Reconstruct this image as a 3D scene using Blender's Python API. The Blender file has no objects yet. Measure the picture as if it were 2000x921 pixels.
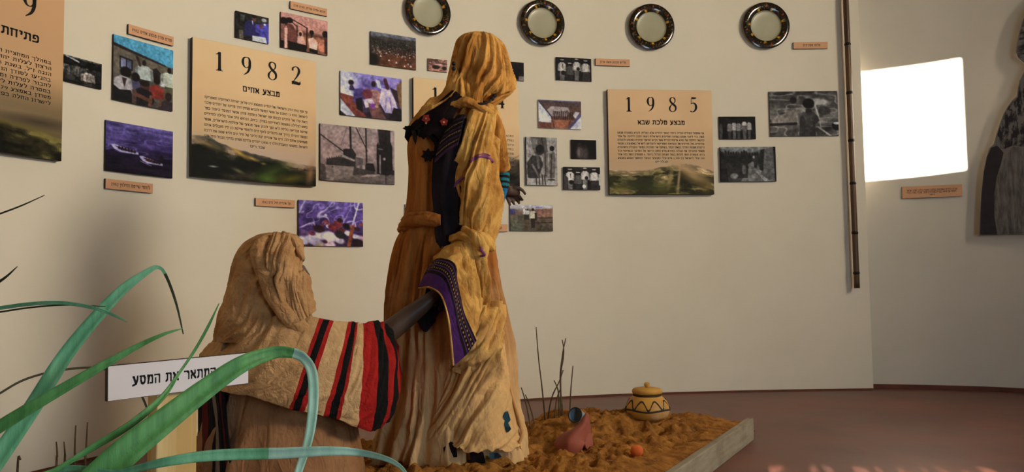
import bpy, bmesh, math, random, re
import numpy as np
from mathutils import Vector, Matrix
from mathutils.bvhtree import BVHTree
PI = math.pi
SC = bpy.context.scene
COL = SC.collection

# ---------------------------------------------------------------- camera
CAM_H, PITCH, ROLL, FPX = 0.88, math.radians(3.2), -0.0138, 1500.0
_r0, _u0, _b = Vector((1, 0, 0)), Vector((0, -math.sin(PITCH), math.cos(PITCH))), Vector((0, -math.cos(PITCH), -math.sin(PITCH)))
CR = _r0 * math.cos(ROLL) + _u0 * math.sin(ROLL)
CU = -_r0 * math.sin(ROLL) + _u0 * math.cos(ROLL)
cam_d = bpy.data.cameras.new('camera')
cam_d.sensor_width = 36; cam_d.lens = 27; cam_d.clip_start = 0.02
cam = bpy.data.objects.new('camera', cam_d); COL.objects.link(cam)
cam.matrix_world = Matrix(((CR.x, CU.x, _b.x, 0), (CR.y, CU.y, _b.y, 0), (CR.z, CU.z, _b.z, CAM_H), (0, 0, 0, 1)))
SC.camera = cam
EYE = Vector((0, 0, CAM_H))

# ---------------------------------------------------------------- light and exposure
SC.view_settings.view_transform = 'Standard'
SC.view_settings.look = 'None'
SC.view_settings.exposure = 0.0
SC.view_settings.gamma = 1.0
SC.view_settings.use_curve_mapping = False
world = bpy.data.worlds.new('sky'); SC.world = world; world.use_nodes = True
world.node_tree.nodes['Background'].inputs[0].default_value = (0.55, 0.70, 0.95, 1)
world.node_tree.nodes['Background'].inputs[1].default_value = 1.0
SUN_DIR = Vector((0.26, 0.966, -math.tan(math.radians(11)))).normalized()   # the way the light travels
sun_d = bpy.data.lights.new('sun', 'SUN'); sun_d.energy = 38; sun_d.angle = 0.0045; sun_d.color = (1, .93, .82)
sun = bpy.data.objects.new('sun', sun_d); COL.objects.link(sun)
sun.rotation_euler = SUN_DIR.to_track_quat('-Z', 'Y').to_euler()
def window_light(name, loc, target, sx, sy, power, color):
    d = bpy.data.lights.new(name, 'AREA'); d.shape = 'RECTANGLE'; d.size = sx; d.size_y = sy; d.energy = power; d.color = color
    o = bpy.data.objects.new(name, d); COL.objects.link(o); o.location = loc
    o.rotation_euler = (Vector(target) - Vector(loc)).to_track_quat('-Z', 'Y').to_euler()
    return o
side = window_light('daylight_side_window', (5.38, 1.3, 3.1), (-1.5, 4.5, 2.4), 2.1, 1.6, 225, (1.0, .875, .67))
side.data.spread = math.radians(104)      # unseen window; beam narrowed to leave the right wall darker
window_light('daylight_doorway', (2.6, -1.25, 1.15), (-0.6, 4.2, 0.9), 1.2, 2.0, 50, (.60, .82, 1.0))

# ---------------------------------------------------------------- helpers
def lin(v):
    v = np.asarray(v, float) / 255.0
    return np.where(v <= 0.04045, v / 12.92, ((v + 0.055) / 1.055) ** 2.4)
def L(r, g, b):
    x = lin((r, g, b)); return (float(x[0]), float(x[1]), float(x[2]), 1.0)
def ray(px, py):
    return CR * ((px - 1000) / FPX) + CU * ((460.5 - py) / FPX) - _b
def P(px, py, Y):
    d = ray(px, py); return EYE + d * (Y / d.y)
def tag(o, label=None, cat=None, group=None, kind=None):
    for k, v in (('label', label), ('category', cat), ('group', group), ('kind', kind)):
        if v: o[k] = v
    return o
def empty(name, loc=(0, 0, 0), rz=0.0):
    o = bpy.data.objects.new(name, None); COL.objects.link(o); o.location = loc; o.rotation_euler = (0, 0, rz); o.empty_display_size = .1
    return o
def mesh_obj(name, verts, faces, m=None, parent=None, smooth=False, uv=None, world_parent=False):
    me = bpy.data.meshes.new(name)
    me.from_pydata([tuple(v) for v in verts], [], [tuple(f) for f in faces])
    if uv is not None:
        lay = me.uv_layers.new(name='UVMap')
        li = np.zeros(len(me.loops), np.int32); me.loops.foreach_get('vertex_index', li)
        lay.data.foreach_set('uv', np.asarray(uv, np.float32)[li].ravel())
    if m: me.materials.append(m)
    if smooth: me.polygons.foreach_set('use_smooth', [True] * len(me.polygons))
    me.update()
    o = bpy.data.objects.new(name, me); COL.objects.link(o)
    if parent:
        o.parent = parent
        if world_parent: o.matrix_parent_inverse = parent.matrix_basis.inverted() if parent.parent is None else (parent.parent.matrix_basis @ parent.matrix_basis).inverted()
    return o
def hang(o, parent):                     # a part modelled in world coordinates under a thing standing elsewhere
    o.parent = parent
    mw = parent.matrix_basis.copy()
    if parent.parent is not None: mw = parent.parent.matrix_basis @ parent.matrix_parent_inverse @ mw
    o.matrix_parent_inverse = mw.inverted()
    return o
def solid(o, t, offset=0.0):
    md = o.modifiers.new('thickness', 'SOLIDIFY'); md.thickness = t; md.offset = offset; return o
def bev(o, w=0.003, seg=2):
    md = o.modifiers.new('edges', 'BEVEL'); md.width = w; md.segments = seg; md.limit_method = 'ANGLE'; return o
def box(name, c, s, m, parent=None, bevel=0.0):
    x, y, z = s[0] / 2, s[1] / 2, s[2] / 2
    v = [(c[0] + a * x, c[1] + b * y, c[2] + d * z) for a in (-1, 1) for b in (-1, 1) for d in (-1, 1)]
    f = [(0, 1, 3, 2), (4, 6, 7, 5), (0, 4, 5, 1), (2, 3, 7, 6), (0, 2, 6, 4), (1, 5, 7, 3)]
    o = mesh_obj(name, v, f, m, parent)
    if bevel: bev(o, bevel)
    return o
def catmull(pts, n):
    """n samples on a Catmull-Rom curve through pts (array k x d)"""
    p = np.asarray(pts, float); k = len(p)
    if k == 2: 
        t = np.linspace(0, 1, n)[:, None]; return p[0] * (1 - t) + p[1] * t
    q = np.vstack([2 * p[0] - p[1], p, 2 * p[-1] - p[-2]])
    t = np.linspace(0, k - 1, n); i = np.minimum(t.astype(int), k - 2); f = (t - i)[:, None]
    a, b, c, d = q[i], q[i + 1], q[i + 2], q[i + 3]
    return .5 * (2 * b + (c - a) * f + (2 * a - 5 * b + 4 * c - d) * f ** 2 + (3 * b - a - 3 * c + d) * f ** 3)
_rng = np.random.RandomState(7)
_tab = _rng.rand(256, 256)
def vnoise(x, y, seed=0, per=None):
    x = np.asarray(x, float) + (0 if per else seed * 17.31); y = np.asarray(y, float) + seed * 9.73
    xi, yi = np.floor(x).astype(int), np.floor(y).astype(int); fx, fy = x - xi, y - yi
    fx = fx * fx * (3 - 2 * fx); fy = fy * fy * (3 - 2 * fy)
    w = (lambda a: a % per) if per else (lambda a: a)
    o = seed * 37 if per else 0
    g = lambda a, b: _tab[(w(a) + o) % 256, b % 256]
    return (g(xi, yi) * (1 - fx) + g(xi + 1, yi) * fx) * (1 - fy) + (g(xi, yi + 1) * (1 - fx) + g(xi + 1, yi + 1) * fx) * fy
def fbm(x, y, seed=0, octv=4):
    s = 0; a = .5
    for k in range(octv):
        s = s + a * vnoise(np.asarray(x) * 2 ** k, np.asarray(y) * 2 ** k, seed + k); a *= .5
    return s / (1 - .5 ** octv)
def ridges(x, y, seed=0, per=None):
    n = vnoise(x, y, seed, per); return 1 - np.abs(2 * n - 1)
def grid_faces(nu, nv, closed=False):
    f = []
    m = nu if closed else nu - 1
    for j in range(nv - 1):
        for i in range(m):
            a = j * nu + i; b = j * nu + (i + 1) % nu
            f.append((a, b, b + nu, a + nu))
    return f
def normals(G):
    du = np.gradient(G, axis=1); dv = np.gradient(G, axis=0)
    n = np.cross(du, dv); return n / (np.linalg.norm(n, axis=2, keepdims=True) + 1e-9)
def cloth(name, ctrl, m, parent, nu=60, nv=60, amp=0.0, fu=6, fv=1.2, shear=0.0, seed=1, thick=.005, micro=.0015, ragged=0.0, fade=None):
    """a draped piece: Catmull-Rom tensor surface through rows of (px, py, Y), then folds pushed along the normal"""
    C = np.array([[tuple(P(*q)) for q in row] for row in ctrl])
    A = np.array([catmull(r, nu) for r in C])
    G = np.array([catmull(A[:, i], nv) for i in range(nu)]).transpose(1, 0, 2)
    u, v = np.meshgrid(np.linspace(0, 1, nu), np.linspace(0, 1, nv))
    N = normals(G)
    cam_side = np.sign(((np.array(EYE) - G) * N).sum(2, keepdims=True)); N = N * cam_side
    x, y = u * fu + v * shear, v * fv
    wx = .9 * (fbm(u * 2.5, v * 2.5, seed + 20, 3) - .5) * min(1.0, fu / 4)
    x = x + wx
    d = amp * (ridges(x, y, seed) - .5) + amp * .5 * (ridges(x * 2.3 + v * .8, y * 1.7, seed + 3) - .5) + amp * .22 * (ridges(x * 4.6 - v * 1.5, y * 2.6, seed + 6) - .5) + micro * .8 * (vnoise(x * 7, y * 4 + u * 3, seed + 5) * 2 - 1) + micro * 1.3 * (ridges(x * 3.2 + v * 4, y * 3.0, seed + 8) - .5)
    if fade: d = d * fade(u, v)
    G = G + N * d[..., None]
    if ragged:
        e = np.clip((v - .9) / .1, 0, 1) * (fbm(u * 9, v * 0, seed + 11, 4) - .5) * 2 * ragged
        G[..., 2] -= e
    o = mesh_obj(name, G.reshape(-1, 3), grid_faces(nu, nv), m, None, True, np.stack([u, v], -1).reshape(-1, 2))
    if thick: solid(o, thick)
    if parent: hang(o, parent)
    return o
def loft(name, rows, m, parent, n=160, nv=120, amp=None, k=18, fv=2.0, twist=0.0, seed=1, thick=.005, micro=.0012, cap_top=True, th0=0.0, th1=2 * PI):
    """rows of (py, x_left, x_right, Y centre, depth radius) -> a closed draped tube with folds; amp(t) in metres"""
    R = []
    for (py, xl, xr, Y, ry) in rows:
        c = P((xl + xr) / 2, py, Y); R.append((c.x, c.y, c.z, (xr - xl) / 2 * Y / FPX, ry))
    R = catmull(R, nv)
    closed = abs(th1 - th0 - 2 * PI) < 1e-6
    th = np.linspace(th0, th1, n, endpoint=not closed)
    T, S = np.meshgrid(th, np.linspace(0, 1, nv))
    a = np.array([amp(t) if amp else 0 for t in np.linspace(0, 1, nv)])[:, None]
    x = (T - th0) / (2 * PI) * k + S * twist
    x = x + 1.1 * (fbm(np.cos(T) * 1.6 + 3, S * 4 + np.sin(T) * 1.6, seed + 20, 3) - .5)
    d = a * (ridges(x, S * fv, seed, k) - .5) + a * .55 * (ridges(x * 2 + S * 1.3, S * fv * 1.6 + 4, seed + 2, 2 * k) - .5) + a * .28 * (ridges(x * 4 - S * 3, S * fv * 2.6 + 9, seed + 4, 4 * k) - .5)
    d = d + micro * .8 * (vnoise(x * 6, S * fv * 4 + 2, seed + 5, 6 * k) * 2 - 1) + micro * 1.4 * (ridges(x * 3 + S * 6, S * fv * 4, seed + 9, 3 * k) - .5)
    cx, cy = np.cos(T), np.sin(T)
    G = np.stack([R[:, 0:1] + (np.abs(R[:, 3:4]) + d) * cx, R[:, 1:2] + (np.abs(R[:, 4:5]) + d) * cy, np.broadcast_to(R[:, 2:3], T.shape) + 0 * T], -1)
    V = list(G.reshape(-1, 3)); F = grid_faces(n, nv, closed)
    uv = np.stack([(T - th0) / (2 * PI), S], -1).reshape(-1, 2)
    if cap_top and closed:
        V.append(G[0].mean(0)); F += [(len(V) - 1, (i + 1) % n, i) for i in range(n)]; uv = np.vstack([uv, [[.5, 0]]])
    o = mesh_obj(name, V, F, m, None, True, uv)
    if thick: solid(o, thick, 1)
    if parent: hang(o, parent)
    return o
def tube(name, pts, rad, m, parent=None, n=10, ns=40, flat=1.0, lump=0.0, seed=3, worldpts=False, cap=True, local=False):
    """a swept round (or flattened) tube through (px, py, Y) points; rad in metres, one value or one per point"""
    p = np.array([tuple(q) if worldpts else tuple(P(*q)) for q in pts])
    r = np.array(rad if hasattr(rad, '__len__') else [rad] * len(p), float)[:, None]
    if lump and n >= 12: n, ns = 36, max(ns, 90)
    q = catmull(np.hstack([p, r]), ns); c, r = q[:, :3], np.abs(q[:, 3])
    jj, ii = np.meshgrid(np.arange(n) / n, np.linspace(0, 1, ns)); G_ = lump * ((ridges(jj * 6 + ii * 2.2, ii * 2.5, seed, 6) - .5) * .9 + (ridges(jj * 12 + ii * 5, ii * 4, seed + 2, 12) - .5) * .4 + (vnoise(jj * 2, ii * 5, seed + 4, 2) - .5) * .5) if lump else np.zeros((ns, n))
    V, F = [], []
    tan = np.gradient(c, axis=0); up = Vector((0, -1, .15)).normalized()
    for i in range(ns):
        t = Vector(tan[i]).normalized(); s = t.cross(up)
        if s.length < 1e-4: s = t.cross(Vector((1, 0, 0)))
        s.normalize(); w = s.cross(t).normalized()
        for j in range(n):
            a = 2 * PI * j / n
            rr = r[i] * (1 + G_[i, j])
            V.append(Vector(c[i]) + s * (math.cos(a) * rr) + w * (math.sin(a) * rr * flat))
    F = grid_faces(n, ns, True)
    if cap:
        F.append(tuple(reversed(range(n)))); F.append(tuple((ns - 1) * n + j for j in range(n)))
    o = mesh_obj(name, V, F, m, parent if local else None, True)
    if parent and not local: hang(o, parent)
    return o
def lathe(name, prof, m, parent=None, n=40, smooth=True, wob=0.0, seed=1):
    V = []
    for i, (r, z) in enumerate(prof):
        for j in range(n):
            a = 2 * PI * j / n
            rr = r * (1 + wob * (vnoise(j * .35, i * .5, seed) - .5)); V.append((rr * math.cos(a), rr * math.sin(a), z))
    F = grid_faces(n, len(prof), True)
    if prof[0][0] > 1e-4: F.append(tuple(reversed(range(n))))
    if prof[-1][0] > 1e-4: F.append(tuple((len(prof) - 1) * n + j for j in range(n)))
    return mesh_obj(name, V, F, m, parent, smooth)
def bvh(*objs):
    dg = bpy.context.evaluated_depsgraph_get()
    V, F = [], []
    for o in objs:
        bpy.context.view_layer.update()
        me = o.data; b = len(V); mw = o.matrix_world
        V += [mw @ v.co for v in me.vertices]; F += [tuple(b + i for i in p.vertices) for p in me.polygons]
    return BVHTree.FromPolygons(V, F)
def on(tree, px, py, off=.006, default=3.0):
    d = ray(px, py).normalized(); h = tree.ray_cast(EYE, d)
    return (h[0] - d * off) if h[0] is not None else P(px, py, default)

# ---------------------------------------------------------------- materials
def new_mat(name):
    m = bpy.data.materials.new(name); m.use_nodes = True
    nt = m.node_tree; b = nt.nodes['Principled BSDF']
    return m, nt, b
def N(nt, t, **kw):
    n = nt.nodes.new(t)
    for k, v in kw.items(): setattr(n, k, v)
    return n
def M(name, c1, c2=None, scale=8, rough=.8, bump=0.0, bscale=60, stretch=(1, 1, 1), spec=.3, metal=0, detail=5, lo=.35, hi=.65, coat=0, c3=None, s3=3, sheen=0):
    m, nt, b = new_mat(name); ln = nt.links.new
    b.inputs['Roughness'].default_value = rough; b.inputs['Specular IOR Level'].default_value = spec; b.inputs['Metallic'].default_value = metal
    b.inputs['Coat Weight'].default_value = coat
    if sheen: b.inputs['Sheen Weight'].default_value = sheen
    tc = N(nt, 'ShaderNodeTexCoord'); mp = N(nt, 'ShaderNodeMapping'); ln(tc.outputs['Object'], mp.inputs[0]); mp.inputs['Scale'].default_value = stretch
    if c2:
        n = N(nt, 'ShaderNodeTexNoise'); n.inputs['Scale'].default_value = scale; n.inputs['Detail'].default_value = detail; n.inputs['Roughness'].default_value = .6
        ln(mp.outputs[0], n.inputs['Vector'])
        r = N(nt, 'ShaderNodeValToRGB'); e = r.color_ramp.elements; e[0].position = lo; e[1].position = hi; e[0].color = c1; e[1].color = c2
        ln(n.outputs['Fac'], r.inputs[0]); out = r.outputs[0]
        if c3:
            n3 = N(nt, 'ShaderNodeTexNoise'); n3.inputs['Scale'].default_value = s3; n3.inputs['Detail'].default_value = 8; n3.inputs['Roughness'].default_value = .7; ln(tc.outputs['Object'], n3.inputs['Vector'])
            r3 = N(nt, 'ShaderNodeValToRGB'); r3.color_ramp.elements[0].position = .52; r3.color_ramp.elements[1].position = .72
            ln(n3.outputs['Fac'], r3.inputs[0]); mx = N(nt, 'ShaderNodeMix', data_type='RGBA'); ln(r3.outputs[0], mx.inputs['Factor']); ln(out, mx.inputs['A']); mx.inputs['B'].default_value = c3; out = mx.outputs['Result']
        ln(out, b.inputs['Base Color'])
    else: b.inputs['Base Color'].default_value = c1
    if bump:
        n2 = N(nt, 'ShaderNodeTexNoise'); n2.inputs['Scale'].default_value = bscale; n2.inputs['Detail'].default_value = 4; ln(mp.outputs[0], n2.inputs['Vector'])
        bp = N(nt, 'ShaderNodeBump'); bp.inputs['Strength'].default_value = bump; bp.inputs['Distance'].default_value = .01; ln(n2.outputs['Fac'], bp.inputs['Height']); ln(bp.outputs[0], b.inputs['Normal'])
    return m
def crinkle(m, scale=16, k=.35, fine=.25, stretch=(1, 1, .45)):
    """thin crease lines and a woven grain in the normal of a cloth"""
    nt = m.node_tree; ln = nt.links.new; b = nt.nodes['Principled BSDF']
    tc = N(nt, 'ShaderNodeTexCoord'); mp = N(nt, 'ShaderNodeMapping'); ln(tc.outputs['Object'], mp.inputs[0]); mp.inputs['Scale'].default_value = stretch; mp.inputs['Rotation'].default_value = (.2, .25, .3)
    src = None
    for sc, wt in ((scale, 1.0), (scale * 2.7, .55)):
        n = N(nt, 'ShaderNodeTexNoise'); n.inputs['Scale'].default_value = sc; n.inputs['Detail'].default_value = 2; n.inputs['Distortion'].default_value = .8; ln(mp.outputs[0], n.inputs['Vector'])
        pp = N(nt, 'ShaderNodeMath', operation='PINGPONG'); ln(n.outputs['Fac'], pp.inputs[0]); pp.inputs[1].default_value = .25
        ml = N(nt, 'ShaderNodeMath', operation='MULTIPLY_ADD'); ln(pp.outputs[0], ml.inputs[0]); ml.inputs[1].default_value = wt * 4
        if src is None: ml.inputs[2].default_value = 0
        else: ln(src, ml.inputs[2])
        src = ml.outputs[0]
    b1 = N(nt, 'ShaderNodeBump'); b1.inputs['Strength'].default_value = k; b1.inputs['Distance'].default_value = .010; ln(src, b1.inputs['Height'])
    n2 = N(nt, 'ShaderNodeTexNoise'); n2.inputs['Scale'].default_value = 260; n2.inputs['Detail'].default_value = 2; ln(tc.outputs['Object'], n2.inputs['Vector'])
    b2 = N(nt, 'ShaderNodeBump'); b2.inputs['Strength'].default_value = fine; b2.inputs['Distance'].default_value = .002; ln(n2.outputs['Fac'], b2.inputs['Height']); ln(b1.outputs[0], b2.inputs['Normal']); ln(b2.outputs[0], b.inputs['Normal'])
def stain(m, c, r, color):
    """one dark stain of its own on a cloth, round the point c, with a ragged outline"""
    nt = m.node_tree; ln = nt.links.new; b = nt.nodes['Principled BSDF']; src = b.inputs['Base Color'].links[0].from_socket
    tc = N(nt, 'ShaderNodeTexCoord'); n = N(nt, 'ShaderNodeTexNoise'); n.inputs['Scale'].default_value = 12; n.inputs['Detail'].default_value = 6; ln(tc.outputs['Object'], n.inputs['Vector'])
    d = N(nt, 'ShaderNodeVectorMath', operation='DISTANCE'); ln(tc.outputs['Object'], d.inputs[0]); d.inputs[1].default_value = c
    a = N(nt, 'ShaderNodeMath', operation='MULTIPLY_ADD'); ln(n.outputs['Fac'], a.inputs[0]); a.inputs[1].default_value = r * 2.2; ln(d.outputs['Value'], a.inputs[2])
    q = N(nt, 'ShaderNodeMapRange'); ln(a.outputs[0], q.inputs['Value']); q.inputs['From Min'].default_value = r * 1.2; q.inputs['From Max'].default_value = r * 2.1; q.inputs['To Min'].default_value = .85; q.inputs['To Max'].default_value = 0
    mx = N(nt, 'ShaderNodeMix', data_type='RGBA'); ln(q.outputs[0], mx.inputs['Factor']); ln(src, mx.inputs['A']); mx.inputs['B'].default_value = color; ln(mx.outputs['Result'], b.inputs['Base Color'])
def dusted(m, color, z0, z1, amount=1.0):
    """pale dust on the foot of a cloth: mixed in below height z0, gone above z1, with an uneven edge"""
    nt = m.node_tree; ln = nt.links.new; b = nt.nodes['Principled BSDF']; src = b.inputs['Base Color'].links[0].from_socket
    tc = N(nt, 'ShaderNodeTexCoord'); sp = N(nt, 'ShaderNodeSeparateXYZ'); ln(tc.outputs['Object'], sp.inputs[0])
    n = N(nt, 'ShaderNodeTexNoise'); n.inputs['Scale'].default_value = 5; n.inputs['Detail'].default_value = 8; n.inputs['Roughness'].default_value = .65; ln(tc.outputs['Object'], n.inputs['Vector'])
    a = N(nt, 'ShaderNodeMath', operation='MULTIPLY_ADD'); ln(n.outputs['Fac'], a.inputs[0]); a.inputs[1].default_value = .9; ln(sp.outputs[2], a.inputs[2])
    r = N(nt, 'ShaderNodeMapRange'); ln(a.outputs[0], r.inputs['Value']); r.inputs['From Min'].default_value = z0 + .45; r.inputs['From Max'].default_value = z1 + .45; r.inputs['To Min'].default_value = amount; r.inputs['To Max'].default_value = 0
    mx = N(nt, 'ShaderNodeMix', data_type='RGBA'); ln(r.outputs[0], mx.inputs['Factor']); ln(src, mx.inputs['A']); mx.inputs['B'].default_value = color; ln(mx.outputs['Result'], b.inputs['Base Color'])
def ramp_mat(name, stops, axis=0, rough=.85, distort=.01, base_noise=.25, bump=.25, dots=None):
    """woven stripes: constant colour ramp along one UV direction, edges a little uneven"""
    m, nt, b = new_mat(name); ln = nt.links.new
    b.inputs['Roughness'].default_value = rough; b.inputs['Specular IOR Level'].default_value = .2
    uv = N(nt, 'ShaderNodeUVMap'); sp = N(nt, 'ShaderNodeSeparateXYZ'); ln(uv.outputs[0], sp.inputs[0])
    tc = N(nt, 'ShaderNodeTexCoord'); n = N(nt, 'ShaderNodeTexNoise'); n.inputs['Scale'].default_value = 14; n.inputs['Detail'].default_value = 6; ln(tc.outputs['Object'], n.inputs['Vector'])
    ma = N(nt, 'ShaderNodeMath', operation='MULTIPLY_ADD'); ln(n.outputs['Fac'], ma.inputs[0]); ma.inputs[1].default_value = distort; ln(sp.outputs[axis], ma.inputs[2])
    r = N(nt, 'ShaderNodeValToRGB'); r.color_ramp.interpolation = 'CONSTANT'; cr = r.color_ramp
    while len(cr.elements) < len(stops): cr.elements.new(.5)
    for e, (p, c) in zip(cr.elements, stops): e.position = p + distort * .5; e.color = c
    cr.elements[0].position = 0
    ln(ma.outputs[0], r.inputs[0]); out = r.outputs[0]
    if dots:                             # rows of small woven dots: (count along the other axis, [centres], half width, colour)
        cnt, cs, hw, dc = dots
        fr = N(nt, 'ShaderNodeMath', operation='PINGPONG'); sc = N(nt, 'ShaderNodeMath', operation='MULTIPLY'); ln(sp.outputs[1 - axis], sc.inputs[0]); sc.inputs[1].default_value = cnt
        ln(sc.outputs[0], fr.inputs[0]); fr.inputs[1].default_value = .5
        g = N(nt, 'ShaderNodeMath', operation='GREATER_THAN'); ln(fr.outputs[0], g.inputs[0]); g.inputs[1].default_value = .3
        acc = None
        for c in cs:
            cp = N(nt, 'ShaderNodeMath', operation='COMPARE'); ln(sp.outputs[axis], cp.inputs[0]); cp.inputs[1].default_value = c; cp.inputs[2].default_value = hw
            if acc is None: acc = cp.outputs[0]
            else:
                ad = N(nt, 'ShaderNodeMath', operation='MAXIMUM'); ln(acc, ad.inputs[0]); ln(cp.outputs[0], ad.inputs[1]); acc = ad.outputs[0]
        mu = N(nt, 'ShaderNodeMath', operation='MULTIPLY'); ln(acc, mu.inputs[0]); ln(g.outputs[0], mu.inputs[1])
        mx = N(nt, 'ShaderNodeMix', data_type='RGBA'); ln(mu.outputs[0], mx.inputs['Factor']); ln(out, mx.inputs['A']); mx.inputs['B'].default_value = dc; out = mx.outputs['Result']
    n2 = N(nt, 'ShaderNodeTexNoise'); n2.inputs['Scale'].default_value = 30; n2.inputs['Detail'].default_value = 8; ln(tc.outputs['Object'], n2.inputs['Vector'])
    r2 = N(nt, 'ShaderNodeValToRGB'); r2.color_ramp.elements[0].position = .3; r2.color_ramp.elements[1].position = .7; k = 1 - base_noise; r2.color_ramp.elements[0].color = (k, k * .97, k * .92, 1); r2.color_ramp.elements[1].color = (1, 1, 1, 1)
    ln(n2.outputs['Fac'], r2.inputs[0]); mm = N(nt, 'ShaderNodeMix', data_type='RGBA', blend_type='MULTIPLY'); mm.inputs['Factor'].default_value = 1; ln(out, mm.inputs['A']); ln(r2.outputs[0], mm.inputs['B']); ln(mm.outputs['Result'], b.inputs['Base Color'])
    n3 = N(nt, 'ShaderNodeTexNoise'); n3.inputs['Scale'].default_value = 90; ln(tc.outputs['Object'], n3.inputs['Vector'])
    bp = N(nt, 'ShaderNodeBump'); bp.inputs['Strength'].default_value = bump; bp.inputs['Distance'].default_value = .01; ln(n3.outputs['Fac'], bp.inputs['Height']); ln(bp.outputs[0], b.inputs['Normal'])
    return m
def print_mat(name, rough=.6):
    m, nt, b = new_mat(name); a = N(nt, 'ShaderNodeAttribute', attribute_name='ink'); nt.links.new(a.outputs['Color'], b.inputs['Base Color']); b.inputs['Roughness'].default_value = rough; b.inputs['Specular IOR Level'].default_value = .12
    return m

MT = {}
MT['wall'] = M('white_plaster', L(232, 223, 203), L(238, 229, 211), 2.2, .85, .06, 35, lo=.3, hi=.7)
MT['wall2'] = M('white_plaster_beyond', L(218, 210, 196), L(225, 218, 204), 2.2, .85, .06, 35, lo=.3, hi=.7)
MT['wall3'] = M('clay_plaster_behind', L(150, 124, 100), L(138, 112, 90), 3, .9)
MT['floor'] = M('red_brown_floor', L(122, 70, 54), L(92, 56, 48), 1.6, .42, .05, 12, detail=9, spec=.4, c3=L(104, 80, 78), s3=1.1)
MT['skirt'] = M('red_brown_skirting', L(120, 66, 48), L(98, 54, 40), 6, .6)
MT['ceil'] = M('reed_ceiling', L(128, 104, 76), L(96, 76, 54), 14)
MT['paper'] = M('caption_board', L(226, 172, 132), L(220, 166, 126), 12, .6)
MT['edge'] = M('board_edge', L(52, 40, 34), rough=.7)
MT['bwhite'] = M('board_white_core', L(205, 198, 188), rough=.7)
MT['ink'] = M('black_ink', L(14, 11, 10), rough=.7)
MT['print'] = print_mat('printed_picture')

# ---------------------------------------------------------------- the round room
def wall_line(ctrl, n=60):
    return catmull(ctrl, n)
_hz = lambda px: 544 - .0138 * (px - 1000)
def WP(px, Y): p = P(px, _hz(px), Y); return (p.x, p.y)
LW = np.array(catmull([(-2.45, -.6), (-2.78, .6), (-2.82, 1.7), (-2.62, 2.75), WP(112, 3.75), WP(367, 4.39), WP(612, 4.93), WP(810, 5.32), WP(1000, 5.60), WP(1185, 5.79), WP(1388, 5.88), WP(1540, 5.91), WP(1697, 5.91)], 220))
c_end = LW[-1]
RW = np.array(catmull([(c_end[0] - .35, c_end[1] + .20), (c_end[0], c_end[1] + .115), WP(1850, 5.87), WP(2000, 5.66), (4.75, 4.95), (5.35, 4.1), (5.62, 3.0)], 120))
BW = np.array(catmull([(5.62, 3.0), (5.5, 1.6), (4.9, .3), (3.9, -.75), (2.6, -1.5), (1.1, -1.85), (-.4, -1.75), (-1.7, -1.3), (-2.45, -.6)], 160))
def wall_hit(line, px, py, toward=0.0, pt=None, d=None):
    """where the ray through a pixel (or from pt along d) meets a wall line: point, tangent (to the viewer's right), inward normal, arc length"""
    o = np.array(EYE if pt is None else pt); d = np.array(ray(px, py) if d is None else d)
    acc = 0; best = None
    for a, b in zip(line[:-1], line[1:]):
        e = b - a; l = np.linalg.norm(e)
        den = d[0] * e[1] - d[1] * e[0]
        if abs(den) > 1e-9:
            w = a - o[:2]; t = (w[0] * e[1] - w[1] * e[0]) / den; s = (w[0] * d[1] - w[1] * d[0]) / den
            if t > .02 and -1e-6 <= s <= 1 + 1e-6 and (best is None or t < best[0]):
                best = (t, e / l, acc + s * l)
        acc += l
    t, e, u = best
    n = Vector((e[1], -e[0], 0)); p = Vector(o + d * t)
    return p + n * toward, Vector((e[0], e[1], 0)), n, u
ROOM_H = 4.9
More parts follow.
